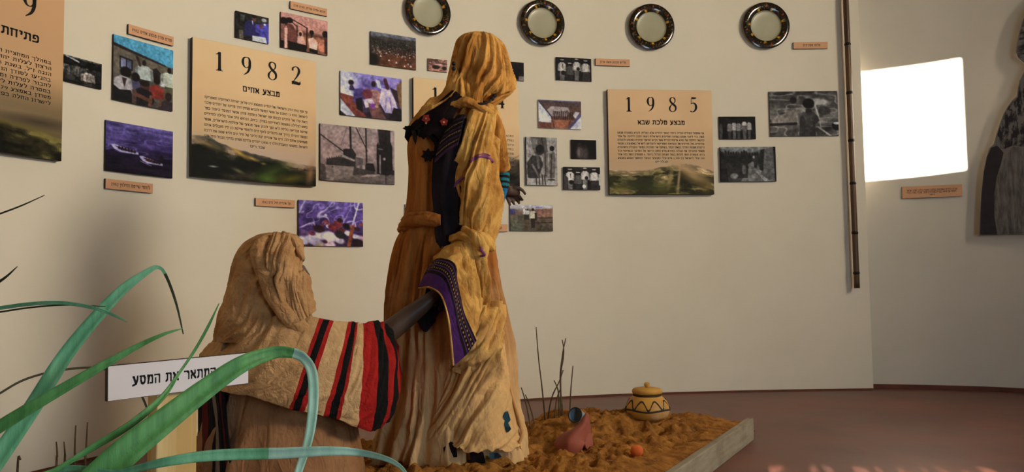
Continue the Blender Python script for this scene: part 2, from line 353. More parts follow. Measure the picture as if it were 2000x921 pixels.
def wall_mesh(name, line, m, holes=(), thick=.12, z0=-.02, z1=ROOM_H):
    seg = np.r_[0, np.cumsum(np.linalg.norm(np.diff(line, axis=0), axis=1))]
    us = sorted(set([round(float(x), 4) for x in seg] + [round(h[k], 4) for h in holes for k in (0, 1)]))
    zs = sorted({z0, z1} | {h[k] for h in holes for k in (2, 3)})
    pt = np.array([[np.interp(u, seg, line[:, 0]), np.interp(u, seg, line[:, 1])] for u in us])
    tn = np.gradient(pt, axis=0); tn /= np.linalg.norm(tn, axis=1, keepdims=True)
    outp = pt + np.stack([-tn[:, 1], tn[:, 0]], 1) * thick
    bm = bmesh.new()
    nu, nz = len(us), len(zs)
    vi = [[bm.verts.new((pt[i][0], pt[i][1], z)) for z in zs] for i in range(nu)]
    vo = [[bm.verts.new((outp[i][0], outp[i][1], z)) for z in zs] for i in range(nu)]
    def keep(i, j):
        if not (0 <= i < nu - 1 and 0 <= j < nz - 1): return False
        u, z = (us[i] + us[i + 1]) / 2, (zs[j] + zs[j + 1]) / 2
        return not any(h[0] < u < h[1] and h[2] < z < h[3] for h in holes)
    for i in range(nu - 1):
        for j in range(nz - 1):
            if not keep(i, j): continue
            f = bm.faces.new((vi[i][j], vi[i + 1][j], vi[i + 1][j + 1], vi[i][j + 1])); f.smooth = True
            f = bm.faces.new((vo[i][j], vo[i][j + 1], vo[i + 1][j + 1], vo[i + 1][j])); f.smooth = True
            for (ii, jj, q) in ((i - 1, j, (vi[i][j], vi[i][j + 1], vo[i][j + 1], vo[i][j])), (i + 1, j, (vi[i + 1][j], vo[i + 1][j], vo[i + 1][j + 1], vi[i + 1][j + 1])),
                                (i, j - 1, (vi[i][j], vo[i][j], vo[i + 1][j], vi[i + 1][j])), (i, j + 1, (vi[i][j + 1], vi[i + 1][j + 1], vo[i + 1][j + 1], vo[i][j + 1]))):
                if not keep(ii, jj): bm.faces.new(q)
    bm.normal_update()
    for e in bm.edges:
        if len(e.link_faces) == 2 and e.calc_face_angle(0) > .6: e.smooth = False
    me = bpy.data.meshes.new(name); bm.to_mesh(me); bm.free(); me.materials.append(m)
    o = bpy.data.objects.new(name, me); COL.objects.link(o); o['kind'] = 'structure'
    return o
# the window that throws the bright square on the wall: its opening is found by tracing the sunlight back to the rear wall
hits = [wall_hit(BW, 0, 0, pt=wall_hit(RW, px, py)[0], d=-SUN_DIR) for px, py in ((1674, 136), (1876, 111), (1880, 338), (1678, 346))]
u_ = [h[3] for h in hits]; z_ = [h[0].z for h in hits]
W1 = (min(u_), max(u_), float(np.mean(z_[2:])), float(np.mean(z_[:2])))
fl = []
for px, py in ((1495, 921), (1500, 907), (1930, 903), (1990, 921)):
    d = ray(px, py); fl.append(EYE + d * (-CAM_H / d.z))
hits2 = [wall_hit(BW, 0, 0, pt=p, d=-SUN_DIR) for p in fl]
u2 = [h[3] for h in hits2]; z2 = [h[0].z for h in hits2]
W2 = (min(u2), max(u2), min(z2) - .05, max(z2))
wall_mesh('wall_left', LW, MT['wall'])
seg = np.linalg.norm(np.diff(RW, axis=0), axis=1).sum()
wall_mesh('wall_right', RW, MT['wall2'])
wall_mesh('wall_back', BW, MT['wall3'], [W1, W2], thick=.05)
def disc(name, z, m, flip=False, grow=1.0):
    loop = np.vstack([LW, RW[18:], BW[1:-1]]); c = np.array([1.4, 2.1])
    v = [(c[0] + (p[0] - c[0]) * grow, c[1] + (p[1] - c[1]) * grow, z) for p in loop]
    b = [(x, y, z + (.1 if flip else -.1)) for x, y, z in v]; n = len(v)
    f = [tuple(range(n)), tuple(reversed(range(n, 2 * n)))] + [(i, n + i, n + (i + 1) % n, (i + 1) % n) for i in range(n)]
    return tag(mesh_obj(name, v + b, f, m), kind='structure')
disc('floor', 0.0, MT['floor'], grow=1.12)
disc('ceiling', ROOM_H, MT['ceil'], True, grow=1.12)
def skirting(name, line, h=.055, t=.012):
    tn = np.gradient(line, axis=0); tn /= np.linalg.norm(tn, axis=1, keepdims=True)
    inn = line + np.stack([tn[:, 1], -tn[:, 0]], 1) * t; n = len(line)
    V = [(p[0], p[1], 0) for p in inn] + [(p[0], p[1], h) for p in inn] + [(p[0], p[1], h) for p in line] + [(p[0], p[1], 0) for p in line]
    F = [(k * n + i, k * n + i + 1, (k + 1) % 4 * n + i + 1, (k + 1) % 4 * n + i) for k in range(4) for i in range(n - 1)] + [(0, n, 2 * n, 3 * n), (n - 1, 4 * n - 1, 3 * n - 1, 2 * n - 1)]
    return tag(mesh_obj(name, V, F, MT['skirt']), kind='structure')
skirting('baseboard_left', LW, .012, .006); skirting('baseboard_right', RW[17:], .03, .012)
# frames of the two rear windows, and the bush outside whose leaves break up the low sun on the floor
def frame_window(name, W):
    seg = np.r_[0, np.cumsum(np.linalg.norm(np.diff(BW, axis=0), axis=1))]
    a, b = [np.array([np.interp(u, seg, BW[:, 0]), np.interp(u, seg, BW[:, 1])]) for u in W[:2]]
    e = (b - a) / np.linalg.norm(b - a); n = np.array([-e[1], e[0]]); V, F = [], []
    w, d = .04, .06
    for (u0, u1, z0, z1) in ((-w, 0, W[2] - w, W[3] + w), (np.linalg.norm(b - a), np.linalg.norm(b - a) + w, W[2] - w, W[3] + w), (0, np.linalg.norm(b - a), W[3], W[3] + w), (0, np.linalg.norm(b - a), W[2] - w, W[2])):
        k = len(V)
        for u in (u0, u1):
            for q in (.055, .055 + d):
                for z in (z0, z1): V.append((*(a + e * u + n * q), z))
        F += [tuple(k + i for i in f) for f in ((0, 1, 3, 2), (4, 6, 7, 5), (0, 4, 5, 1), (2, 3, 7, 6), (0, 2, 6, 4), (1, 5, 7, 3))]
    tag(mesh_obj(name, V, F, MT['bwhite']), kind='structure')
    return a, b, n
frame_window('window_1', W1)
wa, wb, wn = frame_window('window_2', W2)
rnd = random.Random(5)
V, F = [], []
for k in range(170):
    u = rnd.random(); z = W2[2] - .05 + rnd.random() * (W2[3] - W2[2] + .1)
    q_ = .3 + .4 * rnd.random(); c = Vector((*(wa + (wb - wa) * u + wn * q_), z + q_ * .2)); r = .02 + .02 * rnd.random()
    ax = Vector((rnd.uniform(-1, 1), rnd.uniform(-.4, .4), rnd.uniform(-1, 1))).normalized(); bx = ax.cross(Vector((0, 1, .2))).normalized()
    k0 = len(V); V += [c - ax * r * 2, c + bx * r * .7, c + ax * r * 2, c - bx * r * .7, c + Vector((0, .008, 0))]
    F += [(k0, k0 + 1, k0 + 4), (k0 + 1, k0 + 2, k0 + 4), (k0 + 2, k0 + 3, k0 + 4), (k0 + 3, k0, k0 + 4)]
tag(mesh_obj('foliage', V, F, M('shrub_leaf', L(60, 90, 40), rough=.6)), 'green shrub leaves outside the low rear window', 'shrub', kind='stuff')

# ---------------------------------------------------------------- painted pictures (flat print, one colour per vertex)
ILL = np.array([.66, .58, .46])          # how bright the wall light makes white, to turn photographed tones into ink tones
class Paint:
    def __init__(s, w, h, base=(0, 0, 0), ill=None):
        s.w, s.h = w, h; s.a = np.zeros((h, w, 3)); s.a[:] = base
        s.x, s.y = np.meshgrid((np.arange(w) + .5) / w, (np.arange(h) + .5) / h); s.ill = ILL if ill is None else ill
        s.asp = w / h
    def mixin(s, al, c): s.a += (np.asarray(c, float) - s.a) * np.clip(al, 0, 1)[..., None]
    def grad(s, stops, y0=0, y1=1):
        t = s.y; ys = [p for p, _ in stops]; m = (t >= y0) & (t <= y1)
        g = np.stack([np.interp(t, ys, [c[k] for _, c in stops]) for k in range(3)], -1); s.a[m] = g[m]
    def noise(s, amp, fx, fy, seed=0, mask=1):
        n = fbm(s.x * fx, s.y * fy, seed) - .5; s.a += (n * 2 * amp * mask)[..., None] * (s.a / 128 + .25)
    def ell(s, x, y, rx, ry, c, rot=0, soft=.25, al=1):
        dx, dy = (s.x - x), (s.y - y) / s.asp; ry = ry / s.asp
        if rot: k, q = math.cos(rot), math.sin(rot); dx, dy = dx * k + dy * q, -dx * q + dy * k
        d = np.sqrt((dx / rx) ** 2 + (dy / ry) ** 2); s.mixin((1 + soft / 2 - d) / soft * al, c)
    def poly(s, pts, c, al=1):
        acc = np.zeros((s.h, s.w)); n = len(pts)
        for ox, oy in ((-.25, -.25), (.25, -.25), (-.25, .25), (.25, .25)):
            X, Y = s.x + ox / s.w, s.y + oy / s.h; ins = np.zeros((s.h, s.w), bool)
            for i in range(n):
                (x0, y0), (x1, y1) = pts[i], pts[(i + 1) % n]
                if y0 == y1: continue
                cnd = (y0 > Y) != (y1 > Y); ins ^= cnd & (X < (x1 - x0) * (Y - y0) / (y1 - y0) + x0)
            acc += ins * .25
        s.mixin(acc * al, c)
    def line(s, x0, y0, x1, y1, w, c, al=1):
        ax, ay = (s.x - x0), (s.y - y0) / s.asp; bx, by = x1 - x0, (y1 - y0) / s.asp; l2 = bx * bx + by * by + 1e-9
        t = np.clip((ax * bx + ay * by) / l2, 0, 1); d = np.hypot(ax - t * bx, ay - t * by); s.mixin(np.clip((w - d) * s.w + .5, 0, 1) * al, c)
    def man(s, x, y, h, shirt, legs=(30, 28, 26), skin=(38, 26, 22), w=.22, hat=None, bot=1.0):
        """a small figure: y = top of the head, h = full height, both in picture heights"""
        k = h / s.asp; 
        s.poly([(x - w * k * .5, y + .5 * h), (x + w * k * .5, y + .5 * h), (x + w * k * .42, min(y + h, bot)), (x - w * k * .42, min(y + h, bot))], legs)
        s.poly([(x - w * k * .35, y + .15 * h), (x + w * k * .35, y + .15 * h), (x + w * k * .72, y + .22 * h), (x + w * k * .66, y + .52 * h), (x - w * k * .66, y + .52 * h), (x - w * k * .72, y + .22 * h)], shirt)
        s.line(x - w * k * .66, y + .24 * h, x - w * k * .75, y + .5 * h, w * k * .14, [v * .75 for v in shirt]); s.line(x + w * k * .66, y + .24 * h, x + w * k * .75, y + .5 * h, w * k * .14, [v * .75 for v in shirt])
        s.ell(x, y + .08 * h, .05 * k * 1.1, .075 * h, skin)
        if hat: s.ell(x, y + .03 * h, .09 * k, .025 * h, hat)
    def soft(s, n=1):
        for _ in range(n):
            b = np.pad(s.a, ((1, 1), (1, 1), (0, 0)), 'edge'); s.a = (b[:-2, 1:-1] + b[2:, 1:-1] + b[1:-1, :-2] + b[1:-1, 2:] + 2 * s.a) / 6
    def grain(s, k=1.0):
        """the broken tones of a real print: patches, then fine speckle"""
        f1 = fbm(s.x * 9, s.y * 9 / s.asp, 71, 4) - .5; f2 = fbm(s.x * 34, s.y * 34 / s.asp, 72, 2) - .5
        s.a *= np.clip(1 + k * (.9 * f1 + .75 * f2), .3, 1.8)[..., None]
    def colors(s):
        a = s.a * np.clip(.66 + .34 * s.a.mean(2, keepdims=True) / 130, .66, 1.0)
        return np.clip(lin(np.clip(a, 2, 250)) / s.ill, 0.002, .92)
def picture_face(name, w, h, paint, y, parent, frame=None):
    """a grid in the local XZ plane, width w, height h, its front at local -Y = y"""
    nx, nz = paint.w, paint.h
    c = paint.colors()
    gx, gz = np.meshgrid(np.linspace(-w / 2, w / 2, nx), np.linspace(h / 2, -h / 2, nz))
    V = np.stack([gx, 0 * gx + y, gz], -1).reshape(-1, 3)
    me = bpy.data.meshes.new(name)
    i = np.arange(nx - 1)[None, :] + np.arange(nz - 1)[:, None] * nx
    F = np.stack([i, i + nx, i + nx + 1, i + 1], -1).reshape(-1, 4)
    me.vertices.add(len(V)); me.vertices.foreach_set('co', V.ravel())
    me.loops.add(F.size); me.loops.foreach_set('vertex_index', F.ravel().astype(np.int32))
    me.polygons.add(len(F)); me.polygons.foreach_set('loop_start', np.arange(0, F.size, 4, dtype=np.int32))
    me.update(calc_edges=True)
    at = me.color_attributes.new('ink', 'FLOAT_COLOR', 'POINT')
    at.data.foreach_set('color', np.concatenate([c, np.ones((nz, nx, 1))], -1).reshape(-1).astype(np.float32))
    me.materials.append(MT['print'])
    o = bpy.data.objects.new(name, me); COL.objects.link(o); o.parent = parent
    return o
def on_wall(quad, line=None, thick=.012, gap=.002):
    """a rectangle hung on the curved wall between the pixel corners TL, TR, BR, BL: centre, turn, width, height"""
    line = LW if line is None else line
    tl, tr, br, bl = quad
    a, _, na, _ = wall_hit(line, (tl[0] + bl[0]) / 2, (tl[1] + bl[1]) / 2, gap + thick); b, _, nb, _ = wall_hit(line, (tr[0] + br[0]) / 2, (tr[1] + br[1]) / 2, gap + thick)
    zt = (wall_hit(line, *tl)[0].z + wall_hit(line, *tr)[0].z) / 2; zb = (wall_hit(line, *bl)[0].z + wall_hit(line, *br)[0].z) / 2
    # the face stands a little nearer than the wall: shrink the numbers by the same share so that the corners stay on their pixels
    ka = a.y / wall_hit(line, (tl[0] + bl[0]) / 2, (tl[1] + bl[1]) / 2)[0].y
    zt, zb = CAM_H + (zt - CAM_H) * ka, CAM_H + (zb - CAM_H) * ka
    d = b - a; d.z = 0
    c = (a + b) / 2
    return Vector((c.x, c.y, (zt + zb) / 2)), math.atan2(d.y, d.x), d.length, zt - zb
def board(name, quad, label, cat, group, thick, m_side, line=None, gap=.002):
    c, rz, w, h = on_wall(quad, line, thick, gap)
    o = box(name, (0, thick / 2, 0), (w, thick, h), m_side)
    o.location = c; o.rotation_euler = (0, 0, rz)
    bev(o, .0012, 1); tag(o, label, cat, group)
    return o, w, h
def rtl(s):
    return re.sub(r'[0-9][0-9.,]*', lambda m: m.group(0)[::-1], s[::-1])
def lettering(name, lines, parent, y, m=None):
    """lines of (text, x0, x1, z centre, height of a letter, bold) in local coordinates, each line a printed part of its own"""
    for (s, x0, x1, zc, hh, bold) in lines:
        v, f = text_mesh(rtl(s), bold)
        lo, hi = v.min(0), v.max(0); sx = (x1 - x0) / (hi[0] - lo[0])
        o_ = mesh_obj('heading_text' if bold > .02 and name != 'sign' else 'text_line', [(x0 + (p[0] - lo[0]) * sx, y, zc + (p[1] - .48) * hh) for p in v], f, m or MT['ink'], parent); o_['kind'] = 'stuff'
# serif figures drawn as pen strokes: (points, widths) in a box 0.6 wide and 1 high
DIG = {
 '1': [([(.30, .02), (.30, .5), (.30, .97)], [.13, .12, .12]), ([(.12, .015), (.48, .015)], [.03, .03]), ([(.2, .05), (.3, .1), (.4, .05)], [.05, .06, .05]), ([(.10, .83), (.2, .87), (.30, .96)], [.02, .05, .07])],
 '9': [([(.3, .985), (.15, .92), (.09, .70), (.16, .48), (.29, .42), (.42, .5), (.47, .70), (.43, .92), (.3, .985)], [.03, .07, .12, .07, .03, .06, .12, .07, .03]), ([(.47, .70), (.46, .45), (.36, .2), (.14, .015)], [.12, .11, .08, .02])],
 '8': [([(.3, .985), (.17, .93), (.13, .78), (.22, .62), (.36, .5), (.49, .36), (.48, .14), (.3, .015), (.12, .1), (.09, .28), (.2, .46), (.36, .57), (.46, .72), (.44, .91), (.3, .985)], [.03, .07, .10, .11, .12, .11, .08, .03, .07, .09, .05, .04, .06, .07, .03])],
 '2': [([(.10, .74), (.12, .88), (.28, .98), (.44, .9), (.48, .72), (.38, .48), (.2, .22), (.06, .04)], [.09, .07, .04, .09, .12, .08, .04, .03]), ([(.05, .07), (.3, .075), (.5, .06), (.55, .2)], [.14, .15, .12, .02]), ([(.12, .74), (.121, .735)], [.13, .13])],
 '5': [([(.5, .97), (.32, .95), (.17, .97)], [.06, .11, .09]), ([(.17, .97), (.14, .56)], [.03, .03]), ([(.14, .56), (.28, .62), (.43, .54), (.48, .33), (.4, .12), (.22, .02), (.08, .08)], [.03, .06, .1, .13, .09, .04, .07])],
 '4': [([(.40, .02), (.40, .97)], [.12, .12]), ([(.38, .96), (.05, .30)], [.03, .03]), ([(.05, .27), (.55, .27)], [.08, .08]), ([(.28, .015), (.52, .015)], [.03, .03])],
 '0': [([(.3, .985), (.14, .85), (.09, .5), (.14, .15), (.3, .015), (.46, .15), (.51, .5), (.46, .85), (.3, .985)], [.03, .08, .12, .08, .03, .08, .12, .08, .03])],
 '3': [([(.10, .82), (.28, .98), (.45, .85), (.44, .66), (.24, .53), (.46, .42), (.49, .2), (.3, .02), (.08, .14)], [.08, .05, .11, .08, .04, .09, .12, .05, .09])],
 '6': [([(.46, .96), (.22, .75), (.09, .38), (.16, .1), (.3, .015), (.46, .12), (.5, .34), (.42, .54), (.3, .6), (.12, .45)], [.02, .08, .12, .08, .03, .07, .12, .07, .03, .04])],
 '7': [([(.08, .92), (.52, .92)], [.13, .13]), ([(.52, .9), (.35, .5), (.22, .02)], [.04, .1, .12])],
}
# Hebrew letters written with a broad nib: (advance, strokes) in a box 1 high
_H = {
 'א': (.66, '8,90 58,8|52,90 54,66 40,48|14,8 12,32 25,58'), 'ב': (.64, '8,90 44,90 48,76 48,8|5,8 62,8'), 'ג': (.46, '12,90 32,90 36,70 36,30 40,6|34,30 10,8'),
 'ד': (.62, '5,90 60,90|46,90 46,6'), 'ה': (.64, '6,90 50,90 54,78 54,6|14,52 14,6'), 'ו': (.34, '8,90 22,90 25,76 25,6'), 'ז': (.40, '6,90 36,90|22,90 20,6'),
 'ח': (.66, '5,90 58,90|13,90 13,6|54,90 54,6'), 'ט': (.68, '22,90 10,88 10,24 20,8 48,8 57,28 57,72 48,90 34,80'), 'י': (.34, '8,90 22,90 25,74 20,54'),
 'כ': (.60, '8,90 40,90 52,74 52,26 40,8 8,8'), 'ך': (.58, '6,90 48,90 50,78 50,-28'), 'ל': (.58, '10,126 10,90 50,90 50,62 26,6'), 'מ': (.66, '10,92 20,56 12,6|15,60 30,90 48,90 56,72 56,8 34,8'),
 'ם': (.66, '6,90 50,90 54,80 54,8 12,8 12,90'), 'נ': (.42, '12,90 28,90 31,76 31,8 6,8'), 'ן': (.34, '8,90 22,90 25,76 25,-28'), 'ס': (.64, '5,90 44,90 56,64 51,26 35,8 20,20 12,50 15,90'),
 'ע': (.62, '8,90 15,88 21,60 37,12|52,92 50,60 37,14 4,-2'), 'פ': (.62, '26,50 11,52 10,78 22,90 42,90 54,72 54,26 42,8 6,8'), 'ף': (.60, '26,50 11,52 10,78 22,90 40,90 52,74 52,-28'),
 'צ': (.60, '10,92 22,68 50,32 52,8 6,8|52,92 50,68 36,50'), 'ץ': (.56, '8,92 24,56 26,-28|50,92 48,64 26,42'), 'ק': (.64, '6,90 48,90 56,70 52,45 36,24|14,55 14,-28'), 'ר': (.60, '6,90 38,90 52,74 52,6'),
 'ש': (.80, '8,92 12,30 22,8 52,8 68,34 70,92|40,92 38,58 18,30'), 'ת': (.66, '6,90 48,90 56,76 56,6|19,90 18,24 5,8'),
 '.': (.22, '8,6 12,6'), ',': (.22, '10,6 7,-12'), '-': (.40, '6,50 32,50'), '"': (.30, '8,96 7,76|20,96 19,76'), '(': (.30, '24,100 10,60 10,36 24,-6'), ')': (.30, '6,100 20,60 20,36 6,-6'), ' ': (.36, '')}
def text_mesh(s, bold=0.0):
    V, F, x = [], [], 0.0
    nx, nz = (.075, .105) if bold > .02 else (.06, .088)
    for c in s:
        if c in DIG or c not in _H:
            for pts, wd in DIG.get(c, []):
                q = catmull(np.hstack([np.array(pts), np.array(wd)[:, None]]), 3 * len(pts)); t = np.gradient(q[:, :2], axis=0); t /= np.linalg.norm(t, axis=1, keepdims=True) + 1e-9; k = len(V)
                for a, b in zip(q, t):
                    for g in (.62, -.62): V.append((x + a[0] - b[1] * g * abs(a[2]), a[1] + b[0] * g * abs(a[2]), 0))
                F += [(k + 2 * i, k + 2 * i + 1, k + 2 * i + 3, k + 2 * i + 2) for i in range(len(q) - 1)]
            x += .66; continue
        adv, st = _H[c]
        for stroke in filter(None, st.split('|')):
            p = [tuple(float(a) / 100 for a in q.split(',')) for q in stroke.split()]; k = len(V)
            for a, b in p: V += [(x + a - nx, b + nz * .8, 0), (x + a + nx, b + nz, 0), (x + a + nx, b - nz * .8, 0), (x + a - nx, b - nz, 0)]
            for i in range(len(p)):
                F.append((k + 4 * i, k + 4 * i + 3, k + 4 * i + 2, k + 4 * i + 1))
                if i:
                    u, w = k + 4 * i - 4, k + 4 * i
                    dx, dy = p[i][0] - p[i - 1][0], p[i][1] - p[i - 1][1]
                    F.append((u + 1, w + 1, w + 3, u + 3) if dx * dy < 0 else (u, w, w + 2, u + 2))
        x += adv + .10
    return np.array(V).reshape(-1, 3), F
def digits(name, items, parent, y, m=None):
    for (ch, x, z, hh) in items:              # x = centre, z = foot
        V, F = [], []
        for pts, wd in DIG[ch]:
            n = 8 * len(pts); q = catmull(np.hstack([np.array(pts), np.array(wd)[:, None]]), n)
            t = np.gradient(q[:, :2], axis=0); t /= np.linalg.norm(t, axis=1, keepdims=True) + 1e-9
            nn = np.stack([-t[:, 1], t[:, 0]], 1); k = len(V)
            for i in range(n):
                for sgn in (1, -1):
                    p = q[i, :2] + nn[i] * sgn * abs(q[i, 2]) * .62; V.append((x + (p[0] - .3) * hh, y, z + p[1] * hh))
            F += [(k + 2 * i, k + 2 * i + 1, k + 2 * i + 3, k + 2 * i + 2) for i in range(n - 1)]
        mesh_obj(name, V, F, m or MT['ink'], parent)

# ---------------------------------------------------------------- year panels
def hills(p, ridge, base, dark, seed, spots, y_mist=.62, mist=(176, 150, 122)):
    """a printed landscape along the foot of a panel: mist, then ridges that get darker and greener downwards"""
    X, Y = p.x, p.y
    p.mixin(np.clip((Y - y_mist) / .12, 0, 1) * .6, mist)
    r0 = np.interp(X, [q[0] for q in ridge], [q[1] for q in ridge]) + .02 * (fbm(X * 14, X * 0 + 2, seed + 1) - .5)
    D = np.clip((Y - r0) / (1 - r0), 0, 1); inside = np.clip((Y - r0) * p.h * .6, 0, 1)
    q = fbm(X * 6 + seed, (Y - r0 * .6) * 17, seed + 20, 4); pal = [np.array(dark) * .6, np.array(dark), np.array(dark) * 1.5, (np.array(base) + dark) * .45, np.array(base) * .8, np.array(base) * 1.15, np.array(base) * 1.5]
    lev = np.clip((q - .5) * 15 + 3.4 - 3.4 * D + 1.2 * (D < .22), 0, 5.99); k = lev.astype(int); f = np.clip((lev - k - .5) * 4 + .5, 0, 1)[..., None]
    pa = np.array(pal); p.a += ((pa[k] * (1 - f) + pa[np.minimum(k + 1, 6)] * f) - p.a) * inside[..., None]
    p.a += ((fbm(X * 40, Y * 50, seed + 30, 3) - .5) * 22 * inside)[..., None]
    p.mixin(np.clip(1 - D / .22, 0, 1) * inside * .45, mist)
    for (x, y, rx, ry, c, rot) in spots: p.ell(x, y, rx, ry, c, rot, 1.3, .7)
def year_panel(quad, label, year, heading, head_x, paras, last, hill, tone, x_rng=(.09, .92), y_par=(.42, .70)):
    o, w, h = board('year_panel', quad, label, 'panel', 'year panels on the curved wall', .034, MT['edge'], gap=.004)
    p = Paint(220, 220, tone); p.grad([(0, tone), (.35, [v * 1.0 for v in tone]), (.7, [v * .9 for v in tone]), (1, [v * .85 for v in tone])])
    p.noise(4, 3, 3, 5)
    hills(p, *hill)
    f = picture_face('printed_face', w - .002, h - .002, p, -.0012, o)
    X = lambda u: (u - .5) * w
    Z = lambda v: (.5 - v) * h
    digits('year_figure', [(c, X(u), Z(.212), .142 * h) for c, u in zip(year, (.20, .41, .62, .82))], o, -.0024)
    ln = [(heading, X(head_x[0]), X(head_x[1]), Z(.315), .040 * h, .026)]
    n = len(paras)
    for i, s in enumerate(paras):
        ln.append((s, X(x_rng[0]), X(x_rng[1]), Z(y_par[0] + (y_par[1] - y_par[0]) * i / (n - 1)), .0175 * h, .006))
    if last: ln.append((last, X(.44), X(.56), Z(y_par[1] + (y_par[1] - y_par[0]) / (n - 1)), .017 * h, .006))
    lettering('lettering', ln, o, -.0026)
    return o, w, h
TAN = (206, 166, 116)
S82 = [(.12, .76, .1, .02, (150, 120, 70), .3), (.36, .8, .07, .015, (196, 150, 60), .5), (.46, .83, .05, .012, (200, 150, 70), .3), (.2, .93, .25, .06, (10, 10, 6), 0), (.1, .88, .14, .08, (14, 14, 10), 0), (.62, .92, .14, .05, (66, 84, 26), -.4), (.78, .955, .16, .035, (104, 92, 26), -.2), (.58, .97, .06, .03, (84, 110, 34), 0), (.95, .9, .03, .09, (150, 104, 70), .2), (.55, .86, .02, .008, (150, 130, 50), 0), (.16, .915, .03, .006, (170, 170, 150), 0), (.35, .93, .04, .012, (120, 116, 70), .3)]
year_panel(((371, 73), (612, 120), (613, 362), (365, 346)), 'square tan panel headed 1982 above a dark green hill landscape', '1982', 'מבצע אחים', (.38, .68),
    ['עד סוף 1982 נתיב הישראלי של יהודים והמבצע היה סודאן ישירות לאתיופיה ומאפריקה', 'לישראל, היות כי הוסכם על אנשי המוסד להביא מסודן דרך מדינה של יהודים סוכני', 'וזאת עלו של דרכים לבנות עם ישראל בתחנת סודן אנשי המוסד היסוד כפר', 'נופש לצלילה במשטח לשחייתם בסודן, ביתם, הנופש היה אתר צלילה לתיירים', 'שייטת מבריאה בלילה היא הפך לנהוג אשר מבצעי של צוללות הישראלים, אנשי', 'המוסד הובילו בדרך את היהודים לחוף הים ולוחמי שייטת 13 היו מקבלים אותם', 'מעמיסים אותם ללב הים של אוניית "בת גלים" של חיל הים והיא שטה את דרכה', 'לישראל, במבצעי ההעברה כללו כ- 1,000 יהודים בדרכם מסודן בדרכי הגבול הימי-סיני'], 'שבר רינו',
    ([(0, .70), (.12, .70), (.28, .76), (.45, .79), (.6, .80), (.75, .83), (1, .84)], (96, 78, 58), (18, 20, 10), 3, S82, .66, (170, 146, 128)), TAN)
S85 = [(.2, .9, .16, .05, (66, 64, 34), .2), (.72, .9, .05, .1, (40, 38, 22), .1), (.66, .86, .012, .14, (176, 140, 96), .12), (.8, .83, .13, .05, (150, 120, 66), .5), (.5, .92, .1, .07, (96, 90, 40), 0), (.36, .89, .1, .05, (52, 56, 32), 0), (.12, .95, .09, .03, (120, 104, 48), 0), (.93, .9, .06, .08, (112, 88, 44), .4), (.75, .77, .16, .035, (170, 134, 92), .5), (.58, .84, .02, .09, (150, 124, 74), .2)]
year_panel(((1184, 177), (1386, 174), (1392, 377), (1187, 382)), 'square tan panel headed 1985 above a pale olive hill landscape', '1985', 'מבצע מלכת שבא', (.28, .73),
    ['אף שמספר העולים הגדול ביותר נשאר יהודים שלא הצליחו להגיע במסגרת מבצע', 'משה. כדי ליצור אותם במחנה הפליטים הישראלית נעשה תכנון לחזקם. על אחד', 'ההקשר החלטה של נשיא ארצות הברית אשר הביא לאישור תוכנית המבצע ולהעלות', 'אתיופיים בכל הדרכים של הנשיאות האמריקאי להעלותם לישראל באמצעות 6 מטוסי', 'הרקולס ממנחת הסודני בפאתי הכפר, בשיתוף של הסוכנות, המוסד והקהילה הישראלית', 'מטוסי התובלה את הגולה בחודש מרס נחתה היישר אל המדבר ובשיתוף צהל', 'ביום. מטוסים וטסו לנחות בנמל תעופה הגדול ביותר. 6 מטוסים וטסו בזה אחר', '500 עולי לישראל בכ-1,500 איש עולי המבצעי הנועד ההמשך ונטוש במבצע'], 'הגלויים',
    ([(0, .76), (.2, .775), (.4, .76), (.6, .72), (.75, .70), (.9, .74), (1, .77)], (150, 122, 84), (88, 78, 44), 9, S85, .62, (178, 146, 108)), (196, 156, 110), (.085, .915), (.415, .655))
S84 = [(.95, .9, .12, .14, (22, 18, 14), .2), (.9, .72, .1, .06, (120, 96, 70), .3), (.5, .9, .2, .06, (50, 52, 24), 0)]
year_panel(((805, 152), (1010, 168), (1012, 380), (803, 379)), 'square tan panel headed 1984 mostly hidden behind the standing mannequin', '1984', 'מבצע משה', (.36, .67),
    ['המבצע התקיים בשנת 1984 ובתחילת השנה שלאחריה בסודן', 'נטלו חלק רב מהפעילים ואנשי המוסד הישראלי והסוכנות', 'היהודית. אלפי יהודים יצאו אל המסע הרגלי למחנות איום', 'במחנות הפליטים ששכנו על גבול סודן מתו רבים בדרך ים', 'ממחלות ומרעב. המבצע הוביל לישראל כשמונת אלפים יהודים', 'בטיסות ליליות דרך בירות אירופה בחשאי גמור היה וסודי', 'עם פרסום הדבר בעיתונות נעצר המבצע ונותרו רבים מאחור', 'משפחות שלמות חיכו שנים ארוכות לאיחוד עם יקיריהן'], None,
    ([(0, .78), (.5, .78), (.8, .72), (1, .62)], (120, 96, 70), (26, 22, 16), 14, S84, .6, (170, 136, 100)), (208, 168, 118), (.1, .94), (.46, .74))
